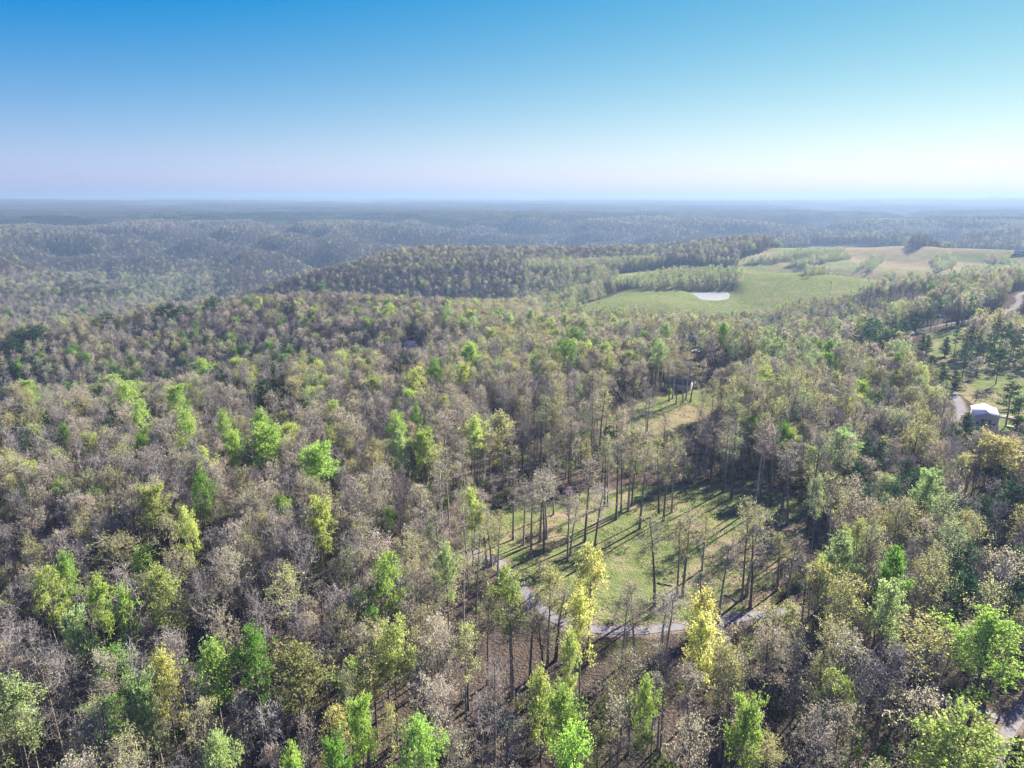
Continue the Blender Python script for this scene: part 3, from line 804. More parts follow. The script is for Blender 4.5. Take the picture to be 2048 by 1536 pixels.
# trees standing in and round the clearing, given by the foot of the trunk and the top
for u0, v0, u1, v1, t in (
    (1026, 1079, 1030, 945, 'tan'), (1047, 1090, 1045, 965, 'pink'), (1062, 1117, 1055, 975, 'tan'), (1088, 1106, 1085, 950, 'tan'), (1080, 1083, 1078, 940, 'tan'), (1093, 1078, 1096, 960, 'pink'),
    (1135, 1121, 1135, 985, 'grey'), (1140, 1112, 1146, 1005, 'tan'), (1170, 1083, 1172, 930, 'tan'), (1187, 1123, 1192, 975, 'grey'), (1232, 1039, 1232, 890, 'tan'), (1242, 1025, 1244, 880, 'tan'), (1256, 1022, 1262, 868, 'pale'),
    (1263, 1012, 1268, 860, 'tan'), (1279, 1058, 1284, 900, 'olive'), (1317, 1027, 1318, 880, 'pale'), (1327, 1041, 1332, 900, 'tan'), (1343, 1025, 1350, 870, 'pale'), (1446, 985, 1450, 845, 'tan'), (1462, 997, 1464, 850, 'palegreen'),
    (1510, 1016, 1518, 850, 'tan'), (1518, 1000, 1530, 840, 'tan'), (1540, 1012, 1545, 860, 'grey'), (1563, 1021, 1568, 885, 'tan'), (1574, 1049, 1578, 905, 'tan'), (1612, 1081, 1622, 880, 'grey'),
    (1309, 1213, 1318, 1042, 'pale'), (1354, 1195, 1366, 1050, 'pale'), (1365, 1192, 1384, 1036, 'tan'), (1404, 1140, 1410, 1035, 'yellow'), (1483, 1199, 1490, 1005, 'pale'), (1493, 1191, 1502, 1020, 'pale'), (1437, 1245, 1444, 1090, 'tan'),
    (1500, 1215, 1512, 1050, 'tan'), (1555, 1180, 1580, 1075, 'yellow'), (1575, 1190, 1605, 1080, 'olive'), (973, 1135, 975, 1010, 'tan'), (983, 1132, 985, 1030, 'pale'), (995, 1168, 992, 1030, 'yellow'), (948, 1095, 945, 985, 'tan'), (959, 1095, 960, 990, 'pink'),
    (1338, 803, 1340, 725, 'tan'), (1352, 808, 1353, 722, 'olive'), (1366, 806, 1367, 730, 'tan'), (1381, 804, 1382, 728, 'pale'), (1345, 797, 1346, 720, 'grey'), (1372, 799, 1374, 724, 'pink'), (1209, 1012, 1208, 895, 'tan'), (1215, 1012, 1220, 880, 'pale'), (1107, 1029, 1107, 920, 'tan'), (1400, 1268, 1404, 1230, 'tan'), (1155, 1325, 1160, 1190, 'tan'), (1112, 1320, 1112, 1180, 'tan'), (1245, 1330, 1248, 1195, 'tan'),
    (1330, 1345, 1340, 1180, 'grey'), (1318, 1335, 1330, 1200, 'tan'), (1025, 1395, 1022, 1230, 'tan'), (1060, 1370, 1066, 1210, 'tan'), (1090, 1390, 1093, 1230, 'pale'), (1268, 1325, 1275, 1170, 'pink'), (936, 1420, 930, 1270, 'olive'),
):
    x, y, z, t_ = ground_at(u0, v0)
    d = ray_dir(u1, v1); hh = CAMZ + d[2] * (y / d[1]) - z
    HAND.append(['tall', t, x, y, z, float(np.clip(hh, 12, 30)), 2.9, u1, v1])

# ------------------------------------------------------------------ filling trees
def free(x, y):
    ok = np.ones(x.shape, bool)
    open_ = np.zeros(x.shape, bool)
    for p in (CLEARING, GLADE, FARM, NEARP, FARP, LAWN, LOT):
        open_ |= inside(p, x, y)
    strip = np.zeros(x.shape, bool)
    for p in STRIPS: strip |= inside(p, x, y)
    grove = inside(GROVE, x, y)
    grove &= rng.uniform(0, 1, x.shape) < .35
    ok &= ~open_ | strip | grove
    for rd, wd in ((DRIVE, 3.2), (LANE, 4.2), (FARMROAD, 8.0), (SIDE, 4.0), (SPUR, 2.6)):
        ok &= line_dist(rd, x, y) > wd
    return ok, strip, grove

HOUSES_PX = [(1973, 862, 9), (1375, 690, 12), (1358, 777, 4.5), (823, 695, 8), (298, 672, 8), (1388, 706, 7), (1800, 615, 11), (1822, 617, 11), (1839, 614, 9), (1880, 632, 14), (1895, 628, 10), (1418, 702, 5), (1390, 712, 6), (823, 702, 6), (1688, 1306, 1.5)]
HOUSE_XY = [(*ground_at(u, v)[:2], rr) for u, v, rr in HOUSES_PX]

def scatter_grid(r0, r1, s, azmax):
    n = int(r1 / s) + 2
    i, j = np.meshgrid(np.arange(-n, n), np.arange(0, int(n / 0.87) + 2))
    x = (i + 0.5 * (j % 2)).ravel() * s + rng.uniform(-.42, .42, i.size) * s
    y = j.ravel() * s * 0.87 + rng.uniform(-.42, .42, i.size) * s
    r = np.hypot(x, y); a = np.degrees(np.arctan2(x, y))
    k = (r >= r0) & (r < r1) & (np.abs(a) < azmax)
    return x[k], y[k]

VIEWS = [([(940, 1075), (1000, 1030), (1130, 990), (1230, 985), (1440, 968), (1600, 1003), (1612, 1085), (1560, 1140), (1500, 1215), (1400, 1235), (1250, 1250), (1120, 1240), (1050, 1190), (1000, 1130)], .93),
         ([(1205, 855), (1300, 808), (1440, 790), (1470, 800), (1400, 838), (1300, 868)], .9),
         ([(1850, 690), (1845, 664), (2060, 590), (2060, 655), (1960, 655), (1940, 740), (2060, 745), (2060, 860), (1990, 858), (1940, 850), (1895, 770), (1885, 720)], 1.0),
         ([(1170, 612), (1250, 581), (1200, 556), (1262, 545), (1340, 535), (1450, 539), (1600, 545), (1780, 559), (1700, 575), (1610, 590), (1545, 612), (1480, 622), (1350, 618), (1250, 612)], .985),
         ([(1470, 540), (1480, 520), (1540, 498), (1620, 491), (1740, 488), (1830, 499), (2060, 499), (2060, 535), (1900, 552), (1780, 560), (1660, 552)], .97),
         ([(990, 1115), (1040, 1130), (1120, 1240), (1070, 1240), (1010, 1160)], .8), ([(1100, 1240), (1540, 1225), (1540, 1260), (1240, 1285), (1110, 1265)], .6),
         ([(1990, 1540), (1985, 1480), (2020, 1430), (2060, 1390), (2060, 1540)], .9),
         ([(1355, 660), (1410, 660), (1410, 712), (1355, 712)], .9), ([(808, 682), (845, 682), (845, 702), (795, 702)], 1.0),
         ([(222, 668), (285, 664), (325, 668), (325, 682), (230, 690)], .8), ([(1780, 602), (1850, 602), (1850, 622), (1780, 622)], .8), ([(1870, 620), (1915, 620), (1915, 645), (1870, 645)], .8),
         ([(1810, 690), (1815, 668), (1850, 650), (1960, 630), (2030, 600), (2060, 580), (2060, 605), (1960, 645), (1850, 670), (1825, 692)], .95)]
def blocked(x, y, z, H):
    """fill trees whose crowns would stand before ground that lies open to view in the photograph"""
    drop = np.zeros(len(x), bool); rnd = rng.uniform(0, 1, len(x))
    for f in (1.0, .8, .6):
        u, v, d = project(x, y, z + H * f)
        for poly, p in VIEWS:
            drop |= inside(np.array(poly, float), u, v) & (rnd < p)
    return drop

KINDS = ['bare', 'tan', 'pink', 'olive', 'pale', 'palegreen', 'lime', 'bright', 'green', 'ever', 'brown']
def probs(u, v, x, y):
    n = len(u)
    p = np.tile(np.array([.36, .20, .10, .14, .07, .03, .03, .03, .01, .03]), (n, 1))
    p = np.column_stack([p, np.zeros(n)])
    def setp(m, q): p[m] = np.array(list(q) + [0.0] * (11 - len(q)))
    setp((v > 1000) & (u < 850), [.44, .19, .09, .13, .07, .03, .02, .015, .01, .005])
    setp((v > 880) & (v < 1350) & (u > 850) & (u < 1700), [.34, .30, .06, .10, .14, .02, .02, .0, .01, .01])
    setp((v >= 1350) & (u >= 850), [.36, .26, .12, .12, .08, .02, .02, .01, .01, .0])
    setp((u > 1700) & (v > 880), [.34, .16, .06, .14, .12, .05, .01, .0, .03, .09])
    setp((v >= 640) & (v < 800), [.37, .13, .08, .13, .04, .03, .02, .015, .01, .035, .14])
    setp((v > 640) & (v < 790) & (u > 900) & (u < 1420), [.18, .24, .05, .30, .10, .06, .03, .01, .02, .01])
    setp((u >= 1420) & (v > 620) & (v < 820), [.27, .15, .05, .10, .12, .24, .01, .0, .01, .05])
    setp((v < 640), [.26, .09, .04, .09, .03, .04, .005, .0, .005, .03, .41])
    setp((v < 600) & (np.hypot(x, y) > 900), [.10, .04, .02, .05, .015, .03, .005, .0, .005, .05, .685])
    setp((v < 660) & (v > 560) & (u < 460), [.43, .09, .05, .09, .03, .05, .01, .0, .02, .10, .13])
    setp((v < 640) & (v > 535) & (u > 1050), [.24, .16, .04, .14, .12, .24, .02, .0, .01, .03])
    rr_ = np.hypot(x, y)
    setp((rr_ > 300) & (rr_ < 480) & (u < 620), [.38, .14, .08, .12, .03, .02, .0, .0, .05, .18])
    setp((u > 1720) & (u < 1905) & (v > 690) & (v < 800), [.16, .10, .06, .06, .06, .06, .0, .0, .05, .45])
    cl = fbm(x / 28, y / 28, 201, 2); p[:, 0] *= 0.35 + 1.5 * sstep(0.4, 0.62, cl)
    cl = fbm(x / 34 + 5, y / 34, 211, 2); p[:, [3, 6, 7, 4]] *= (0.4 + 1.7 * sstep(0.4, 0.62, cl))[:, None]
    cl = fbm(x / 90 + 5, y / 90, 221, 2); p[:, [9]] *= (0.1 + 4.5 * sstep(0.56, 0.68, cl))[:, None]
    zz_ = height(x, y); fr = (v < 640)[:, None]                 # tints carry relief: lighter ridges, darker slopes, young green along the streams
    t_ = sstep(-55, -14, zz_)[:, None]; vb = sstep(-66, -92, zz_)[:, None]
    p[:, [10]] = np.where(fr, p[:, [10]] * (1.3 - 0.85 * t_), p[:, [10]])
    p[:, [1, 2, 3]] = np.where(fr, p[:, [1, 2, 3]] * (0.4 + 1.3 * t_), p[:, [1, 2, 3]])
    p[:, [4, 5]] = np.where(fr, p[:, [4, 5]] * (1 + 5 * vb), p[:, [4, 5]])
    return p / p.sum(1, keepdims=True)

def pick(p):
    c = p.cumsum(1); return (rng.uniform(0, 1, (len(p), 1)) > c).sum(1).clip(0, p.shape[1] - 1)

recs = []     # kind, tintname, x, y, z, H, R(or 0), lod
hx = np.array([h[2] for h in HAND]); hy = np.array([h[3] for h in HAND]); hr = np.array([h[6] for h in HAND])
def fill(r0, r1, s, azmax, rows=False):
    x, y = scatter_grid(r0, r1, s, azmax)
    ok, strip, grove = free(x, y)
    r = np.hypot(x, y)
    ok &= (strip & (rng.uniform(0, 1, len(x)) < 0.7)) if rows else ~strip
    for X, Y, rr in HOUSE_XY:
        ok &= np.hypot(x - X, y - Y) > rr
        # keep the view of the building partly open
        rl = math.hypot(X, Y); al = (x * X + y * Y) / rl; ac = np.abs(x * Y - y * X) / rl
        ok &= ~((al < rl) & (al > rl - rr * 3.2) & (ac < rr * 0.55))
    if r0 < 100:                       # gaps in the canopy, and the thin belt in front of the clearing
        gap = fbm(x / 22 + 9, y / 22, 501, 2)
        ok &= rng.uniform(0, 1, len(x)) < 0.35 + 0.65 * sstep(0.36, 0.50, gap)
        zq = height(x, y); uq, vq, dq = project(x, y, zq)
        ok &= ~((uq > 960) & (uq < 1620) & (vq > 1180) & (vq < 1420) & (rng.uniform(0, 1, len(x)) < 0.6 - 0.4 * (vq > 1320)))
        ok &= ~((uq > 1150) & (uq < 1560) & (vq > 860) & (vq < 905) & (rng.uniform(0, 1, len(x)) < 0.4))
    x, y, strip, grove, r = x[ok], y[ok], strip[ok], grove[ok], r[ok]
    if r0 < 700:
        k = np.ones(len(x), bool)
        for X, Y, rr in zip(hx, hy, hr):
            m = (np.abs(x - X) < 16) & (np.abs(y - Y) < 16)
            if not m.any(): continue
            rl = math.hypot(X, Y); al = (x * X + y * Y) / rl - rl; ac = np.abs(x * Y - y * X) / rl
            k &= ~(m & (np.hypot(x - X, y - Y) < 0.8 * rr + 1.0)) & ~(m & (al < 0) & (al > -11) & (ac < rr * 0.95))
        x, y, strip, grove, r = x[k], y[k], strip[k], grove[k], r[k]
    z = height(x, y)
    if r0 < 1100 and not rows:
        k = ~blocked(x, y, z, np.where(strip, 5.0, np.where((r > 440) & (r < 660), 10.0, 17.0))) | (strip & (rng.uniform(0, 1, len(x)) < .8)) | grove
        x, y, z, strip, grove, r = x[k], y[k], z[k], strip[k], grove[k], r[k]
    u, v, d = project(x, y, z)
    ki = pick(probs(u, v, x, y))
    sap = strip | ((u > 1500) & (u < 1760) & (v > 660) & (v < 800) & (rng.uniform(0, 1, len(x)) < 0.45)) | ((v < 640) & (v > 560) & (u > 1060) & (u < 1340) & (rng.uniform(0, 1, len(x)) < 0.7))
    edge_ = (r < 420) & ((line_dist(np.vstack([CLEARING, CLEARING[:1]]), x, y) < 13) | (line_dist(np.vstack([GLADE, GLADE[:1]]), x, y) < 9) | (line_dist(DRIVE, x, y) < 8))
    for i in range(len(x)):
        nm = KINDS[ki[i]]
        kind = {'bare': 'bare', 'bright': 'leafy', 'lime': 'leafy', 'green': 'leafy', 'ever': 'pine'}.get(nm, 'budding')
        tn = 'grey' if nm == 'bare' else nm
        H = rng.uniform(11.8, 18.8)
        if sap[i]:
            kind = 'sapling'; tn = 'palegreen' if rng.uniform() < 0.6 else ('pale' if rng.uniform() < .5 else 'tan'); H = rng.uniform(4, 9) if strip[i] else rng.uniform(5, 10)
        elif grove[i]:
            kind, tn = [('pine', 'ever'), ('bare', 'grey'), ('budding', 'tan'), ('budding', 'pale')][int(rng.integers(0, 4))]; H = rng.uniform(13, 19)
        elif kind == 'budding' and r[i] < 420 and 850 < u[i] < 1720 and v[i] > 860 and v[i] < 1330 and rng.uniform() < .35:
            kind = 'tall'; H = rng.uniform(20, 26)
        elif kind == 'leafy': H = rng.uniform(12, 18)
        if edge_[i] and kind in ('budding', 'tall', 'bare', 'leafy') and rng.uniform() < .45:
            kind = 'budding' if kind == 'tall' else kind; H = rng.uniform(6, 12.5)
        if 440 < r[i] < 660 and 1080 < u[i] < 1780 and kind != 'sapling': H *= 0.6
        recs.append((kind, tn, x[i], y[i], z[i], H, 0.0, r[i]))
fill(42, 330, 3.65, 54)
fill(330, 1000, 4.15, 50)
fill(1000, 2700, 5.1, 46)
fill(600, 1500, 3.6, 46, True)

# ------------------------------------------------------------------ split: individuals and the wood
def tint_of(tn):
    c = np.array(TINT[tn]); f = rng.normal(1, 0.10); c = c * np.clip(f, 0.7, 1.3) * (1 + rng.normal(0, 0.025, 3))
    return [float(q) for q in np.clip(c * 1.5, 0.01, 0.8)]

NAME = {'bare': 'bare_tree', 'budding': 'budding_tree', 'tall': 'tall_budding_tree', 'leafy': 'leafy_tree', 'pine': 'pine_tree', 'cedar': 'cedar_tree', 'sapling': 'sapling'}
CAP = {'bare': 280, 'budding': 295, 'tall': 180, 'leafy': 200, 'pine': 90, 'cedar': 60, 'sapling': 40}
cand = [tuple(h[:6]) + (h[6], math.hypot(h[2], h[3]), True) for h in HAND] + [r_ + (False,) for r_ in recs]
xs = np.array([c[2] for c in cand]); ys = np.array([c[3] for c in cand]); zs = np.array([c[4] for c in cand]); hs = np.array([c[5] for c in cand])
U, V, Dp = project(xs, ys, zs + hs * 0.7)
infr = (U > 10) & (U < 2038) & (V > 0) & (V < 1525) & (Dp > 0)
order = np.argsort([c[7] - (1e5 if c[8] else 0) for c in cand])
INDIV = []; STUFF = []
cnt = {k: 0 for k in CAP}
for i in order:
    k = cand[i][0]
    if infr[i] and cnt[k] < CAP[k] and (cand[i][8] or cand[i][7] < 260):
        cnt[k] += 1; INDIV.append(i)
    else:
        STUFF.append(i)
print('individual trees', cnt, 'wood trees', len(STUFF))

nvar = {k: sum(1 for q in VAR if q[0] == k) for k in NAME}
TREES = []
for i in INDIV:
    kind, tn, x, y, z, H, rad, r_, hand = cand[i]
    vi = int(rng.integers(0, nvar[kind]))
    if hand and kind == 'leafy': vi = (1, 3, 4)[int(rng.integers(0, 3))]
    vv = VAR[(kind, vi)]
    sz = H / vv['H']; sx = (rad / vv['R'] if rad > 0 else sz * rng.uniform(0.88, 1.12))
    if rad > 0 and kind != 'tall': sx = float(np.clip(sx, 0.45 * sz, 2.2 * sz))
    root = thing(NAME[kind], (x, y, z - 0.1), rng.uniform(0, 6.28), '', 'tree')
    root.scale = (sx, sx, sz)
    tc = tint_of(tn)
    for pn in ('trunk', 'crown'):
        o = link(pn, vv[pn], root); o['tint'] = tc
    TREES.append(dict(o=root, kind=kind, tint=tn, u=float(U[i]), v=float(V[i]), H=H, r=r_, w=2 * sx * vv['R'] * F / float(Dp[i]), hand=hand))

def gn_scatter(name, lod, P_, var, rot, scl, tint):
    me = bpy.data.meshes.new(name); me.vertices.add(len(P_)); me.vertices.foreach_set('co', P_.astype(np.float32).ravel())
    for an, ty, data in (('var', 'INT', var.astype(np.int32)), ('rot', 'FLOAT', rot.astype(np.float32)), ('scl', 'FLOAT_VECTOR', scl.astype(np.float32)), ('tint', 'FLOAT_COLOR', np.column_stack([tint, np.ones(len(tint))]).astype(np.float32))):
        a = me.attributes.new(an, ty, 'POINT')
        a.data.foreach_set({'INT': 'value', 'FLOAT': 'value', 'FLOAT_VECTOR': 'vector', 'FLOAT_COLOR': 'color'}[ty], data.ravel())
    for m in MATS: me.materials.append(m)
    o = link(name, me, kind='stuff')
    ng = bpy.data.node_groups.new('scatter', 'GeometryNodeTree')
    ng.interface.new_socket('Geometry', in_out='INPUT', socket_type='NodeSocketGeometry'); ng.interface.new_socket('Geometry', in_out='OUTPUT', socket_type='NodeSocketGeometry')
    n, l = ng.nodes, ng.links
    gi = n.new('NodeGroupInput'); go = n.new('NodeGroupOutput')
    ci = n.new('GeometryNodeCollectionInfo'); ci.inputs['Collection'].default_value = LODCOL[lod]; ci.inputs['Separate Children'].default_value = True; ci.inputs['Reset Children'].default_value = True
    ip = n.new('GeometryNodeInstanceOnPoints'); ip.inputs['Pick Instance'].default_value = True
    def na(nm, ty):
        x = n.new('GeometryNodeInputNamedAttribute'); x.data_type = ty; x.inputs['Name'].default_value = nm
        return next(q for q in x.outputs if q.enabled and q.name == 'Attribute')
    cx = n.new('ShaderNodeCombineXYZ')
    l.new(gi.outputs[0], ip.inputs['Points']); l.new(ci.outputs[0], ip.inputs['Instance']); l.new(na('var', 'INT'), ip.inputs['Instance Index'])
    l.new(na('rot', 'FLOAT'), cx.inputs['Z']); l.new(cx.outputs[0], ip.inputs['Rotation']); l.new(na('scl', 'FLOAT_VECTOR'), ip.inputs['Scale'])
    l.new(ip.outputs[0], go.inputs[0])
    md = o.modifiers.new('scatter', 'NODES'); md.node_group = ng
    return o

for lod, (a, bnd), nm in ((0, (0, 300), 'near_woods'), (1, (300, 1000), 'middle_woods'), (1, (1000, 1e9), 'far_woods')):
    ii = [i for i in STUFF if a <= cand[i][7] < bnd]
    Pn, va, ro, sc, ti = [], [], [], [], []
    for i in ii:
        kind, tn, x, y, z, H, rad, r_, hand = cand[i]
        vi = int(rng.integers(0, nvar[kind])); vv = VAR[(kind, vi)]
        s_ = H / vv['H']; f = rng.uniform(0.88, 1.15) * (1 if r_ < 1000 else 1.12)
        if rad > 0: f = float(np.clip(rad / vv['R'] / s_, .5, 2))
        Pn.append((x, y, z - 0.1)); va.append(stock_index[lod][(kind, vi)]); ro.append(rng.uniform(0, 6.28)); sc.append((s_ * f, s_ * f, s_)); ti.append(tint_of(tn))
    gn_scatter(nm, lod, np.array(Pn), np.array(va), np.array(ro), np.array(sc), np.array(ti))

# canopy beyond
Pn = []
for r0, r1, s in ((2700, 5000, 42), (5000, 11000, 70)):
    x, y = scatter_grid(r0, r1, s, 44)
    Pn.append(np.column_stack([x, y, height(x, y) - 1.0, np.full(len(x), s / 46.0)]))
Pn = np.concatenate(Pn); nP = len(Pn)
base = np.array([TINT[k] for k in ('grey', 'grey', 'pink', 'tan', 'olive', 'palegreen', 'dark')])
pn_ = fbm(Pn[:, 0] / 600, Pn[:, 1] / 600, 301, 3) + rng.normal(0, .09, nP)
tt = base[np.clip(((pn_ - 0.28) / 0.44 * 7).astype(int), 0, 6)] * 0.26 * rng.normal(1, .2, (nP, 1)).clip(.5, 1.5)  # crown tints darkened to carry the shaded gaps between twigs
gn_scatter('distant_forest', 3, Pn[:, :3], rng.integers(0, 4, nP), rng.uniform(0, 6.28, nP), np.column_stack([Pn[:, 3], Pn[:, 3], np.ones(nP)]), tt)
print('patches', nP)

# undergrowth in the near wood
g = np.random.default_rng(77)
SH = bpy.data.collections.new('stock_shrubs'); LODCOL.append(SH)
for i in range(4):
    bt = MB(); ns = 9
    a = g.normal(0, 0.5, (ns, 3)); a[:, 2] = np.abs(g.normal(1.2, .4, ns)); e = a * np.array([1.2, 1.2, 1.0])
    tw = np.repeat(np.zeros((1, 3)), ns, 0)
    add_twigs(bt, tw, unit(e), np.linalg.norm(e, axis=1), 0.03, g)
    p2 = (e[:, None, :] * g.uniform(.3, 1, (ns, 7))[:, :, None]).reshape(-1, 3)
    add_twigs(bt, p2, unit(g.normal(0, .6, p2.shape) + np.array([0, 0, .5])), g.uniform(.3, .9, len(p2)), 0.018, g)
    k = (0, 60, 150, 260)[i]
    if k: add_leaves(bt, p2[g.integers(0, len(p2), k)] + g.normal(0, .3, (k, 3)), .17, g)
    SH.objects.link(bpy.data.objects.new('shrub_%03d' % i, bt.mesh('shrub', MATS)))
x, y = scatter_grid(45, 320, 3.0, 54)
ok, strip, grove = free(x, y)
ok &= (fbm(x / 14, y / 14, 401, 2) > 0.36)
ins = inside(CLEARING, x, y) & (line_dist(np.vstack([CLEARING, CLEARING[:1]]), x, y) < 7) & (rng.uniform(0, 1, len(x)) < .25)
ok |= ins
for X, Y, rr in HOUSE_XY: ok &= np.hypot(x - X, y - Y) > rr * .7
x, y = x[ok], y[ok]; n = len(x)
tl = np.array([TINT[k] for k in ('grey', 'tan', 'olive', 'green', 'palegreen', 'pink', 'grey', 'lime')])
s_ = rng.uniform(.7, 1.9, n)
gn_scatter('undergrowth', 4, np.column_stack([x, y, height(x, y) - .05]), rng.choice(4, n, p=[.4, .25, .2, .15]), rng.uniform(0, 6.28, n), np.column_stack([s_, s_, s_ * rng.uniform(.7, 1.3, n)]), tl[rng.integers(0, 8, n)])
print('shrubs', n)
#DETAILS
# ------------------------------------------------------------------ buildings
M_WHITE_ROOF = plain('white metal roof', (0.78, 0.78, 0.77), 0.35, 0.0, 0.06, 0.6)
M_GREY_WALL = plain('grey metal wall', (0.46, 0.46, 0.49), 0.6, 0.0, 0.12, 0.8)
M_TAN_ROOF = plain('weathered shingle', (0.315, 0.285, 0.255), 0.9, 0.0, 0.25, 2.0)
M_DARK_ROOF = plain('dark shingle', (0.11, 0.11, 0.125), 0.9, 0.0, 0.3, 2.0)
M_SIDING = plain('pale siding', (0.390, 0.375, 0.375), 0.8, 0.0, 0.1, 1.0)
M_WHITE = plain('white paint', (0.78, 0.77, 0.75), 0.5, 0.0, 0.05, 1.0)
M_BROWN = plain('brown boards', (0.16, 0.10, 0.07), 0.85, 0.0, 0.3, 3.0)
M_WOOD = plain('weathered wood', (0.24, 0.20, 0.17), 0.9, 0.0, 0.35, 5.0)
M_PALEWOOD = plain('pale split wood', (0.435, 0.375, 0.307), 0.85, 0.0, 0.25, 4.0)
M_PINKWOOD = plain('reddish boards', (0.390, 0.270, 0.247), 0.85, 0.0, 0.25, 3.0)
M_GLASS = plain('window glass', (0.03, 0.04, 0.05), 0.08, 0.0, 0.1, 1.0)
M_RUBBER = plain('tyre rubber', (0.025, 0.025, 0.027), 0.9)
M_DARKMETAL = plain('dark metal', (0.09, 0.09, 0.095), 0.5, 0.4)

def house(name, loc, rz, w, d, eave, rise, wallm, roofm, label, cat, group=None, wins=(), doors=(), chimney=False, porch=None, seams=0):
    """w across the gable (x), d along the ridge (y), local -y faces the viewer's side"""
    t = thing(name, loc, rz, label, cat, group)
    b = MB(); x, y = w / 2, d / 2
    v = [(-x, -y, -1), (x, -y, -1), (x, y, -1), (-x, y, -1), (-x, -y, eave), (x, -y, eave), (x, y, eave), (-x, y, eave), (0, -y, eave + rise - .02), (0, y, eave + rise - .02)]
    b.add(v, quads=[(0, 1, 5, 4), (1, 2, 6, 5), (2, 3, 7, 6), (3, 0, 4, 7)], tris=[(4, 5, 8), (6, 7, 9)])
    link('wall', b.mesh('wall', [wallm]), t)
    ov = 0.35; th = 0.12
    rm = MB()
    for s in (-1, 1):
        ex = s * (x + ov); ez = eave - ov * rise / x
        top = [(0, -y - ov, eave + rise + th), (0, y + ov, eave + rise + th), (ex, y + ov, ez + th), (ex, -y - ov, ez + th)]
        bot = [(p[0], p[1], p[2] - th * 0.9) for p in top]
        q = [(0, 1, 2, 3), (7, 6, 5, 4), (3, 2, 6, 7), (0, 3, 7, 4), (1, 5, 6, 2)]
        rm.add(top + bot, quads=q if s < 0 else [a[::-1] for a in q])
    roof = link('roof', rm.mesh('roof', [roofm]), t)
    b = MB(); b.box(-.14, .14, -y - ov - .01, y + ov + .01, eave + rise + th - .03, eave + rise + th + .06)
    link('ridge_cap', b.mesh('ridge_cap', [roofm]), roof)
    if seams:
        sm = MB()
        n_ = int(d / seams)
        for i in range(n_ + 1):
            yy = -y + i * d / n_
            for s in (-1, 1):
                a0 = np.array([s * .15, yy, eave + rise + th - .15 * rise / x + .015]); a1 = np.array([s * (x + ov), yy, eave - ov * rise / x + th + .015])
                sm.tube(np.array([a0, a1]), np.array([.025, .025]), 4)
        link('roof_seam', sm.mesh('roof_seam', [roofm]), roof, kind='stuff')
    for side, u0, z0, ww, hh in wins:
        f = MB(); p = MB()
        if side == 'f': f.box(u0 - ww / 2 - .08, u0 + ww / 2 + .08, -y - .06, -y + .05, z0 - .08, z0 + hh + .08); p.box(u0 - ww / 2, u0 + ww / 2, -y - .075, -y - .03, z0, z0 + hh)
        elif side == 'l': f.box(-x - .06, -x + .05, u0 - ww / 2 - .08, u0 + ww / 2 + .08, z0 - .08, z0 + hh + .08); p.box(-x - .075, -x - .03, u0 - ww / 2, u0 + ww / 2, z0, z0 + hh)
        else: f.box(x - .05, x + .06, u0 - ww / 2 - .08, u0 + ww / 2 + .08, z0 - .08, z0 + hh + .08); p.box(x + .03, x + .075, u0 - ww / 2, u0 + ww / 2, z0, z0 + hh)
        fo = link('window', f.mesh('window', [M_WHITE]), t); link('pane', p.mesh('pane', [M_GLASS]), fo)
    for side, u0, ww, hh in doors:
        f = MB()
        if side == 'f': f.box(u0 - ww / 2, u0 + ww / 2, -y - .07, -y + .04, 0.02, hh)
        elif side == 'l': f.box(-x - .07, -x + .04, u0 - ww / 2, u0 + ww / 2, 0.02, hh)
        else: f.box(x - .04, x + .07, u0 - ww / 2, u0 + ww / 2, 0.02, hh)
        link('door', f.mesh('door', [M_BROWN if hh < 2.6 else M_DARKMETAL]), t)
    if chimney:
        f = MB(); f.box(x * .3, x * .3 + .6, y * .3, y * .3 + .6, eave, eave + rise + .9); link('chimney', f.mesh('chimney', [M_BROWN]), roof)
    if porch:
        pw, pd_, pz = porch
        f = MB(); f.box(-pw / 2, pw / 2, -y - pd_, -y - .08, pz - .2, pz); link('porch_deck', f.mesh('porch_deck', [M_WOOD]), t)
        for px_ in (-pw / 2 + .15, 0, pw / 2 - .15):
            f = MB(); f.box(px_ - .07, px_ + .07, -y - pd_ + .03, -y - pd_ + .17, -1, pz + 1.0); link('post', f.mesh('post', [M_WOOD]), t)
        f = MB(); f.box(-pw / 2, pw / 2, -y - pd_ + .05, -y - pd_ + .12, pz + .85, pz + .97); link('railing', f.mesh('railing', [M_WOOD]), t)
    return t

def on_plane(u, v, z):
    d = ray_dir(u, v); t = (z - CAMZ) / d[2]
    return d[0] * t, d[1] * t
def facing(x, y): return -math.atan2(x, y)      # rotation that turns local -y towards the viewer

bx, by, bz, _t = ground_at(1977, 857)
zr = bz + 6.2
n0 = np.array(on_plane(1976.5, 826, zr)); n1 = np.array(on_plane(1967.3, 804.5, zr))
ax_ = n1 - n0; L_ = float(np.linalg.norm(ax_)); cen = (n0 + n1) / 2
house('barn', (cen[0], cen[1], float(height(cen[0], cen[1]))), -math.atan2(ax_[0], ax_[1]), 7.3, min(max(L_, 9), 13), 4.4, 1.25, M_GREY_WALL, M_WHITE_ROOF,
      'grey-walled barn with a white metal gable roof beside the farm field', 'barn', wins=(('f', -2.6, 1.4, .8, .9), ('f', 2.6, 1.4, .8, .9)), doors=(('f', 0, 3.0, 3.2), ('r', -1, 1.0, 2.1)), seams=0.9)

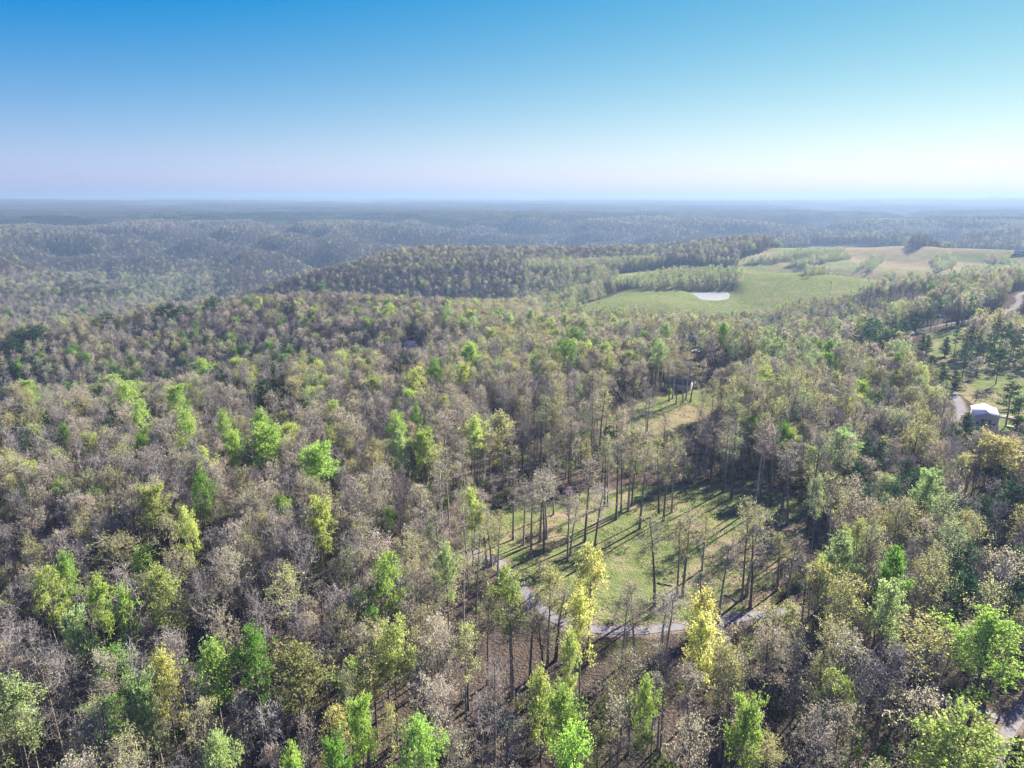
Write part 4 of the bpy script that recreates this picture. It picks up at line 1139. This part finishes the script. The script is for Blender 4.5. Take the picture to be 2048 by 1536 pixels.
def hs(u, v, *a, drz=0.0, **k):
    x, y, z, _ = ground_at(u, v)
    return house(k.pop('nm', 'house'), (x, y, z), facing(x, y) + drz, *a, **k)
hs(1376, 690, 9.5, 13, 4.6, 2.6, M_SIDING, M_TAN_ROOF, 'two-storey grey house with a pale tan roof half hidden by trees', 'house', drz=1.45, wins=(('l', -4, 1, 1, 1.2), ('l', 0, 1, 1, 1.2), ('l', 4, 1, 1, 1.2), ('l', -2, 3.1, 1, 1), ('l', 3, 3.1, 1, 1)), doors=(('l', 2, 1, 2.1),), chimney=True)
hs(1358, 777, 8, 10.5, 3.0, 2.0, M_SIDING, M_DARK_ROOF, 'low house with a dark roof under trees above the second clearing', 'house', drz=1.3, wins=(('l', -3.2, .9, 1, 1.1), ('l', 0, .9, 1, 1.1), ('l', 3.4, .9, 1, 1.1)), doors=(('l', 1.7, .95, 2.1),), chimney=True)
hs(823, 697, 6.5, 6, 3.0, 1.6, M_WHITE, M_WHITE_ROOF, 'small white house in a gap of the mid-distance wood', 'house', drz=0.9, wins=(('l', -1.6, .9, .9, 1.1), ('l', 1.7, .9, .9, 1.1), ('f', 0, .9, 1, 1.1)), doors=(('l', 0, .95, 2.1),))
hs(300, 671, 7, 13.5, 2.6, .8, M_BROWN, M_TAN_ROOF, 'long low house with a pale roof beside the lawn on the spur', 'house', drz=1.5, wins=(('l', -4, .9, 1.1, 1), ('l', -1.4, .9, 1.1, 1), ('l', 4, .9, 1.1, 1)), doors=(('l', 1.5, .95, 2.1),))
for (u, v, dr, lb) in ((1795, 614, .9, 'white-roofed cabin farthest from the road among the trees'), (1817, 611, 1.3, 'white-roofed cabin at the back of the wooded yard'),
                       (1816, 619, 1.1, 'white-roofed cabin at the front of the wooded yard'), (1838, 613, 1.4, 'white-roofed cabin nearest the farm road in the wooded yard')):
    hs(u, v, 4.2, 8, 2.5, .9, M_SIDING, M_WHITE_ROOF, lb, 'cabin', nm='cabin', drz=dr, group='cabins in the wooded yard', wins=(('l', -2, .9, .9, .9), ('l', 2, .9, .9, .9)), doors=(('l', 0, .9, 2.0),))
hs(2050, 507, 10, 26, 3.2, 1.6, M_SIDING, M_WHITE_ROOF, 'long white-roofed shed on the far hill pasture at the right edge', 'shed', nm='long_shed', drz=1.5, doors=(('l', 0, 4, 3),))

def car(u, v, rz, label, m=None, group='cars parked at the houses'):
    x, y, z, _ = ground_at(u, v)
    t = thing('parked_car', (x, y, z + .02), facing(x, y) + rz, label, 'car', group)
    b = MB(); m = m or M_WHITE
    prof = [(-2.2, .35), (2.2, .35), (2.25, .62), (2.1, .88), (1.1, .98), (.55, 1.42), (-1.2, 1.45), (-1.95, .98), (-2.25, .9)]
    n = len(prof); V_ = [(px, -.85, pz) for px, pz in prof] + [(px, .85, pz) for px, pz in prof]
    b.add(V_, quads=[(i, i + n, (i + 1) % n + n, (i + 1) % n) for i in range(n)], tris=[(0, i, i + 1) for i in range(1, n - 1)] + [(n, n + i + 1, n + i) for i in range(1, n - 1)])
    link('body', b.mesh('body', [m]), t)
    for s in (-1, 1):
        b = MB(); b.add([(1.0, s * .86, .98), (.52, s * .86, 1.36), (-1.15, s * .86, 1.38), (-1.75, s * .86, .98)], quads=[(0, 1, 2, 3)]); link('side_window', b.mesh('side_window', [M_GLASS]), t)
    b = MB(); b.add([(1.06, -.75, 1.02), (1.06, .75, 1.02), (.60, .7, 1.40), (.60, -.7, 1.40)], quads=[(0, 1, 2, 3)]); link('windscreen', b.mesh('windscreen', [M_GLASS]), t)
    for px in (-1.35, 1.4):
        for s in (-1, 1):
            b = MB(); b.tube(np.array([(px, s * .68, .33), (px, s * .90, .33)]), np.array([.33, .33]), 10)
            th = np.arange(10) * 2 * math.pi / 10
            b.add([(px + .33 * math.cos(q), s * .90, .33 + .33 * math.sin(q)) for q in th], tris=[(0, i, i + 1) for i in range(1, 9)])
            link('wheel', b.mesh('wheel', [M_RUBBER]), t)
car(1391, 705, .5, 'white car parked in front of the two-storey house')
car(1398, 703, .7, 'second white car beside the two-storey house, nearer the lane')
car(1419, 702, .2, 'lone white car parked right of the two-storey house')
car(803, 690, .1, 'white car left of the small white house')
car(280, 674, .3, 'white car under the tree beside the long low house')
car(1690, 1306, .4, 'white car glimpsed under the bare trees at lower right')
car(1877, 630, .2, 'white car at the back of the roadside yard')
car(1884, 634, .5, 'white car at the front of the roadside yard')

# fence, poles, boards, logs
fx = [ground_at(u, v) for u, v in ((1945, 799), (1953, 800), (1962, 800), (1972, 800.5), (1984, 802), (1996, 803), (2008, 805), (2018, 807))]
ft = thing('field_fence', fx[0][:3], 0, 'grey post and rail fence crossing the field behind the barn', 'fence')
o3 = np.array(fx[0][:3])
for p in fx:
    b = MB(); q = np.array(p[:3]) - o3
    b.tube(np.array([q - [0, 0, .4], q + [0, 0, .7], q + [0, 0, 1.55]]), np.array([.1, .1, .09]), 6); link('post', b.mesh('post', [M_WOOD]), ft)
for zz in (.6, 1.2):
    for p, q in zip(fx[:-1], fx[1:]):
        b = MB(); a0 = np.array(p[:3]) - o3 + [0, 0, zz]; a1 = np.array(q[:3]) - o3 + [0, 0, zz]
        b.tube(np.array([a0, a1]), np.array([.05, .05]), 4); link('rail', b.mesh('rail', [M_WOOD]), ft)
for u, v, H, lb in ((1868, 676, 8, 'thin wooden utility pole in the field beside the farm road'), (1848, 668, 7, 'thin wooden utility pole at the bend of the farm road'), (1952, 803, 5, 'wooden utility pole at the end of the field fence')):
    x, y, z, _ = ground_at(u, v)
    t = thing('utility_pole', (x, y, z), facing(x, y) + .5, lb, 'utility pole', 'utility poles by the farm')
    b = MB(); b.tube(np.array([(0, 0, -1), (0, 0, H / 2), (0, 0, H)]), np.array([.16, .14, .11]), 8); link('shaft', b.mesh('shaft', [M_WOOD]), t)
    b = MB(); b.box(-.9, .9, -.06, .06, H - .75, H - .6); arm = link('crossarm', b.mesh('crossarm', [M_WOOD]), t)
    for xx in (-.8, 0, .8):
        b = MB(); b.tube(np.array([(xx, 0, H - .6), (xx, 0, H - .42)]), np.array([.05, .035]), 6); link('insulator', b.mesh('insulator', [M_DARKMETAL]), arm)
for (u0, v0, u1, v1, m, lb) in ((2002, 826, 2023, 824, M_PALEWOOD, 'pale board lying highest beside the barn'), (2001, 831, 2031, 837, M_PALEWOOD, 'longest pale board lying beside the barn'), (2014, 836, 2032, 839, M_PINKWOOD, 'reddish board lying beside the barn'),
                                (1999, 833, 2013, 836, M_PALEWOOD, 'short pale board touching the corner of the barn'), (2008, 851, 2028, 856, M_PALEWOOD, 'pale board lying apart below the barn')):
    p0 = np.array(ground_at(u0, v0)[:3]); p1 = np.array(ground_at(u1, v1)[:3]); c_ = (p0 + p1) / 2; dd = p1 - p0; L = float(np.hypot(dd[0], dd[1]))
    b = MB(); b.box(-L / 2, L / 2, -.35, .35, .02, .28)
    o = link('lumber_board', b.mesh('lumber_board', [m])); o.location = (c_[0], c_[1], float(height(c_[0], c_[1])) + .03); o.rotation_euler = (0, 0, math.atan2(dd[1], dd[0]))
    o['label'] = lb; o['category'] = 'board'; o['group'] = 'boards lying beside the barn'
for (u0, v0, u1, v1, r_, m, lb) in ((1034, 1392, 1048, 1368, .22, M_PALEWOOD, 'pale barkless fallen log in the wood below the drive'), (1112, 1006, 1150, 1013, .24, M_WOOD, 'dark fallen trunk lying along the far edge of the clearing'),
                                    (1315, 1166, 1345, 1172, .16, M_PALEWOOD, 'thin pale fallen log in the near part of the clearing'), (70, 1175, 118, 1160, .18, M_PALEWOOD, 'thin pale fallen log between bare trees on the left slope'),
                                    (1450, 1190, 1478, 1206, .15, M_WOOD, 'grey fallen log among the slender trees by the drive')):
    p0 = np.array(ground_at(u0, v0)[:3]) + [0, 0, r_ * .8]; p1 = np.array(ground_at(u1, v1)[:3]) + [0, 0, r_ * .9]
    c_ = (p0 + p1) / 2; b = MB(); k = np.linspace(0, 1, 7)[:, None]
    pts = p0 - c_ + (p1 - p0) * k + np.random.default_rng(int(u0)).normal(0, .05, (7, 3))
    b.tube(pts, np.linspace(r_, r_ * .55, 7), 7)
    d_ = p1 - p0
    for e, rr, rev in ((pts[0], r_, False), (pts[-1], r_ * .55, True)):
        b.tube(np.array([e, e + (d_ if rev else -d_) / np.linalg.norm(d_) * .02]), np.array([rr, .01]), 7)
    root = thing('fallen_log', c_, 0, lb, 'log', 'fallen logs')
    link('trunk', b.mesh('trunk', [m]), root)
    b = MB()
    for kk, sg in ((2, 1), (4, -1), (5, 1)):
        s0 = pts[kk]; b.tube(np.array([s0, s0 + np.array([sg * .4, .3, .55]), s0 + np.array([sg * .7, .6, .9])]), np.array([.07, .05, .02]), 4)
    link('branch_stub', b.mesh('branch_stub', [m]), root)

# grass in the open ground
m_, n_, l_, o_ = mat('grass')
gg = n_.new('ShaderNodeNewGeometry')
cc = mix_rgb(n_, l_, (0.079, 0.125, 0.026), (0.277, 0.231, 0.132), ramp(n_, l_, gg.outputs['Random Per Island'], 0.35, 0.75))
db = n_.new('ShaderNodeBsdfDiffuse'); tb = n_.new('ShaderNodeBsdfTranslucent'); l_.new(cc, db.inputs['Color']); l_.new(cc, tb.inputs['Color'])
ms = n_.new('ShaderNodeMixShader'); ms.inputs[0].default_value = .35; l_.new(db.outputs[0], ms.inputs[1]); l_.new(tb.outputs[0], ms.inputs[2]); l_.new(ms.outputs[0], o_.inputs['Surface'])
g = np.random.default_rng(31)
x, y = scatter_grid(100, 330, .95, 30)
k = (inside(CLEARING, x, y) | inside(GLADE, x, y)) & (fbm(x / 5, y / 5, 601, 3) > .5) & (line_dist(DRIVE, x, y) > 2.2)
x, y = x[k], y[k]; n = len(x); b = MB()
p = np.column_stack([x, y, height(x, y) - .05])
for j in range(4):
    q = p + np.column_stack([g.normal(0, .22, (n, 2)), np.zeros(n)])
    sd2 = unit(np.column_stack([g.normal(0, 1, (n, 2)), np.zeros(n)])) * g.uniform(.05, .16, n)[:, None]
    tip = q + np.column_stack([g.normal(0, .2, (n, 2)), g.uniform(.18, .5, n)])
    b.add(np.stack([q - sd2, q + sd2, tip], 1).reshape(-1, 3), tris=np.arange(3 * n).reshape(n, 3))
link('grass', b.mesh('grass', [m_]), kind='stuff'); print('tufts', n)

# ------------------------------------------------------------------ labels
COLW = {'bright': 'bright-green', 'lime': 'lime', 'yellow': 'yellow', 'olive': 'olive', 'pale': 'cream', 'palegreen': 'pale-green', 'tan': 'tan', 'pink': 'pinkish', 'green': 'green', 'dark': 'dark-green', 'grey': 'grey', 'brown': 'brown', 'ever': 'dark', 'cedar': 'dark'}
KW = {'bare': 'bare tree', 'budding': 'budding tree', 'tall': 'slender budding tree', 'leafy': 'leafy tree', 'pine': 'pine', 'cedar': 'cedar', 'sapling': 'sapling'}
GR = {'bare': 'bare trees of the wood', 'budding': 'budding trees of the wood', 'tall': 'slender trees round the clearing', 'leafy': 'trees in full spring leaf', 'pine': 'pines', 'cedar': 'cedars', 'sapling': 'saplings'}
ANCH = {
    (1970, 1265): 'huge bright tree by the right edge', (1910, 1458): 'big lime tree at bottom right', (1868, 1252): 'wide yellow tree at lower right', (1875, 1140): 'wide olive tree on the right',
    (1684, 1088): 'round pale tree right of the clearing', (2004, 886): 'wide pale crown below the barn', (1685, 872): 'pale-green tree under the lane', (1490, 1420): 'bright tree low right of centre',
    (1292, 1388): 'small bright tree at bottom centre', (1130, 1408): 'upper bright twin at bottom centre', (1402, 1210): "yellow tree on the drive's straight", (1182, 1123): "yellow tree at the clearing's edge",
    (1022, 1160): "lime tree at the drive's bend", (895, 1115): 'pale-green tree left of the drive', (928, 1262): "yellow tree left of the drive's curve", (774, 1130): 'oval bright tree left of centre',
    (783, 1263): 'airy lime tree left of bottom centre', (835, 1465): 'wide bright tree on the bottom edge', (602, 1320): 'broad olive tree at lower left', (428, 1310): 'round bright tree at lower left',
    (724, 1418): 'bright tree below the broad olive', (328, 1163): 'tall lime tree on the left', (190, 1185): 'middle tree of the left cluster', (127, 1131): 'topmost tree of the left cluster',
    (12, 1400): 'big pale tree at the left edge', (272, 1375): 'pale-green tree at bottom left', (218, 1085): 'wide olive crown on the left', (309, 985): 'lime crown on the left slope',
    (398, 962): 'green tree on the left slope', (640, 900): 'large bright tree on the rise', (527, 862): 'bright tree topping the rise', (635, 1012): 'lime tree below the rise',
    (948, 851): 'lime tree above the clearing', (408, 726): 'bright tree at the gully head', (833, 748): 'lime tree amid the middle wood', (1133, 690): 'deep-green tree amid the middle wood',
    (1103, 727): 'yellow tree amid the middle wood', (219, 758): 'lime tree by the left gully', (1912, 738): 'cedar bordering the farm field', (1741, 962): 'lone pine right of the clearing',
    (371, 835): 'small bright tree on the rise', (1202, 782): 'yellow slender tree by the glade', (2028, 760): 'pine in the farm field', (215, 1495): 'wide olive crown at bottom left',
    (1380, 1450): 'wide tan crown at bottom right', (240, 1140): 'wide grey bare tree on the left', (322, 605): 'first dark pine on the spur', (1780, 1290): 'wide bare tree at lower right',
}
PLACES = [(1973, 835, 'white-roofed barn'), (1300, 1080, 'middle of the clearing'), (1070, 1035, "clearing's left part"), (1540, 1050, "clearing's right end"), (1350, 815, 'small second clearing'), (1420, 593, 'pond'), (1376, 680, 'two-storey house'),
          (1358, 770, 'dark-roofed low house'), (823, 693, 'small white house'), (290, 668, 'lawn on the spur'), (1820, 612, 'wooded yard'), (1940, 645, 'farm road'), (2010, 1480, 'gravel road at bottom right'), (1640, 828, 'gravel lane'),
          (1240, 1262, "drive's lower stretch"), (1200, 560, 'near pasture')]
anchors = [(u, v, 'the ' + t) for u, v, t in PLACES]
seen_px = {}
hand_px = {(h[7], h[8]): i for i, h in enumerate(HAND)}
for T, i in zip(TREES, INDIV):
    T['px'] = (HAND[i][7], HAND[i][8]) if i < len(HAND) else None
    if T['px'] in ANCH:
        T['label'] = ANCH[T['px']]
        anchors.append((T['u'], T['v'], 'the ' + ANCH[T['px']]))
A_ = np.array([(a[0], a[1]) for a in anchors], float)
ORD = ['', 'second-nearest ', 'third-nearest ', 'fourth-nearest ', 'fifth-nearest ', 'sixth-nearest ', 'seventh-nearest ', 'eighth-nearest ', 'ninth-nearest ', 'tenth-nearest ']
buckets = {}
for T in TREES:
    if T.get('label'): continue
    d_ = np.hypot(A_[:, 0] - T['u'], (A_[:, 1] - T['v']) * 1.3)
    for rank, ai in enumerate(np.argsort(d_)[:6]):
        du, dv = T['u'] - A_[ai, 0], T['v'] - A_[ai, 1]
        rel = ('left of' if du < 0 else 'right of') if abs(du) > abs(dv) else ('above' if dv < 0 else 'below')
        key = (COLW[T['tint']], KW[T['kind']], rel, int(ai))
        if len(buckets.setdefault(key, [])) < len(ORD) or rank == 5:
            buckets[key].append((float(d_[ai]), T)); break
for (col, kw, rel, ai), lst in buckets.items():
    lst.sort(key=lambda q: q[0])
    for k, (_d, T) in enumerate(lst):
        o_rd = ORD[min(k, len(ORD) - 1)] if k else ('nearest ' if len(lst) > 1 else '')
        T['label'] = f"{o_rd}{col} {kw} {rel} {anchors[ai][2]}"
for T in TREES:
    T['o']['label'] = T['label']; T['o']['group'] = GR[T['kind']]
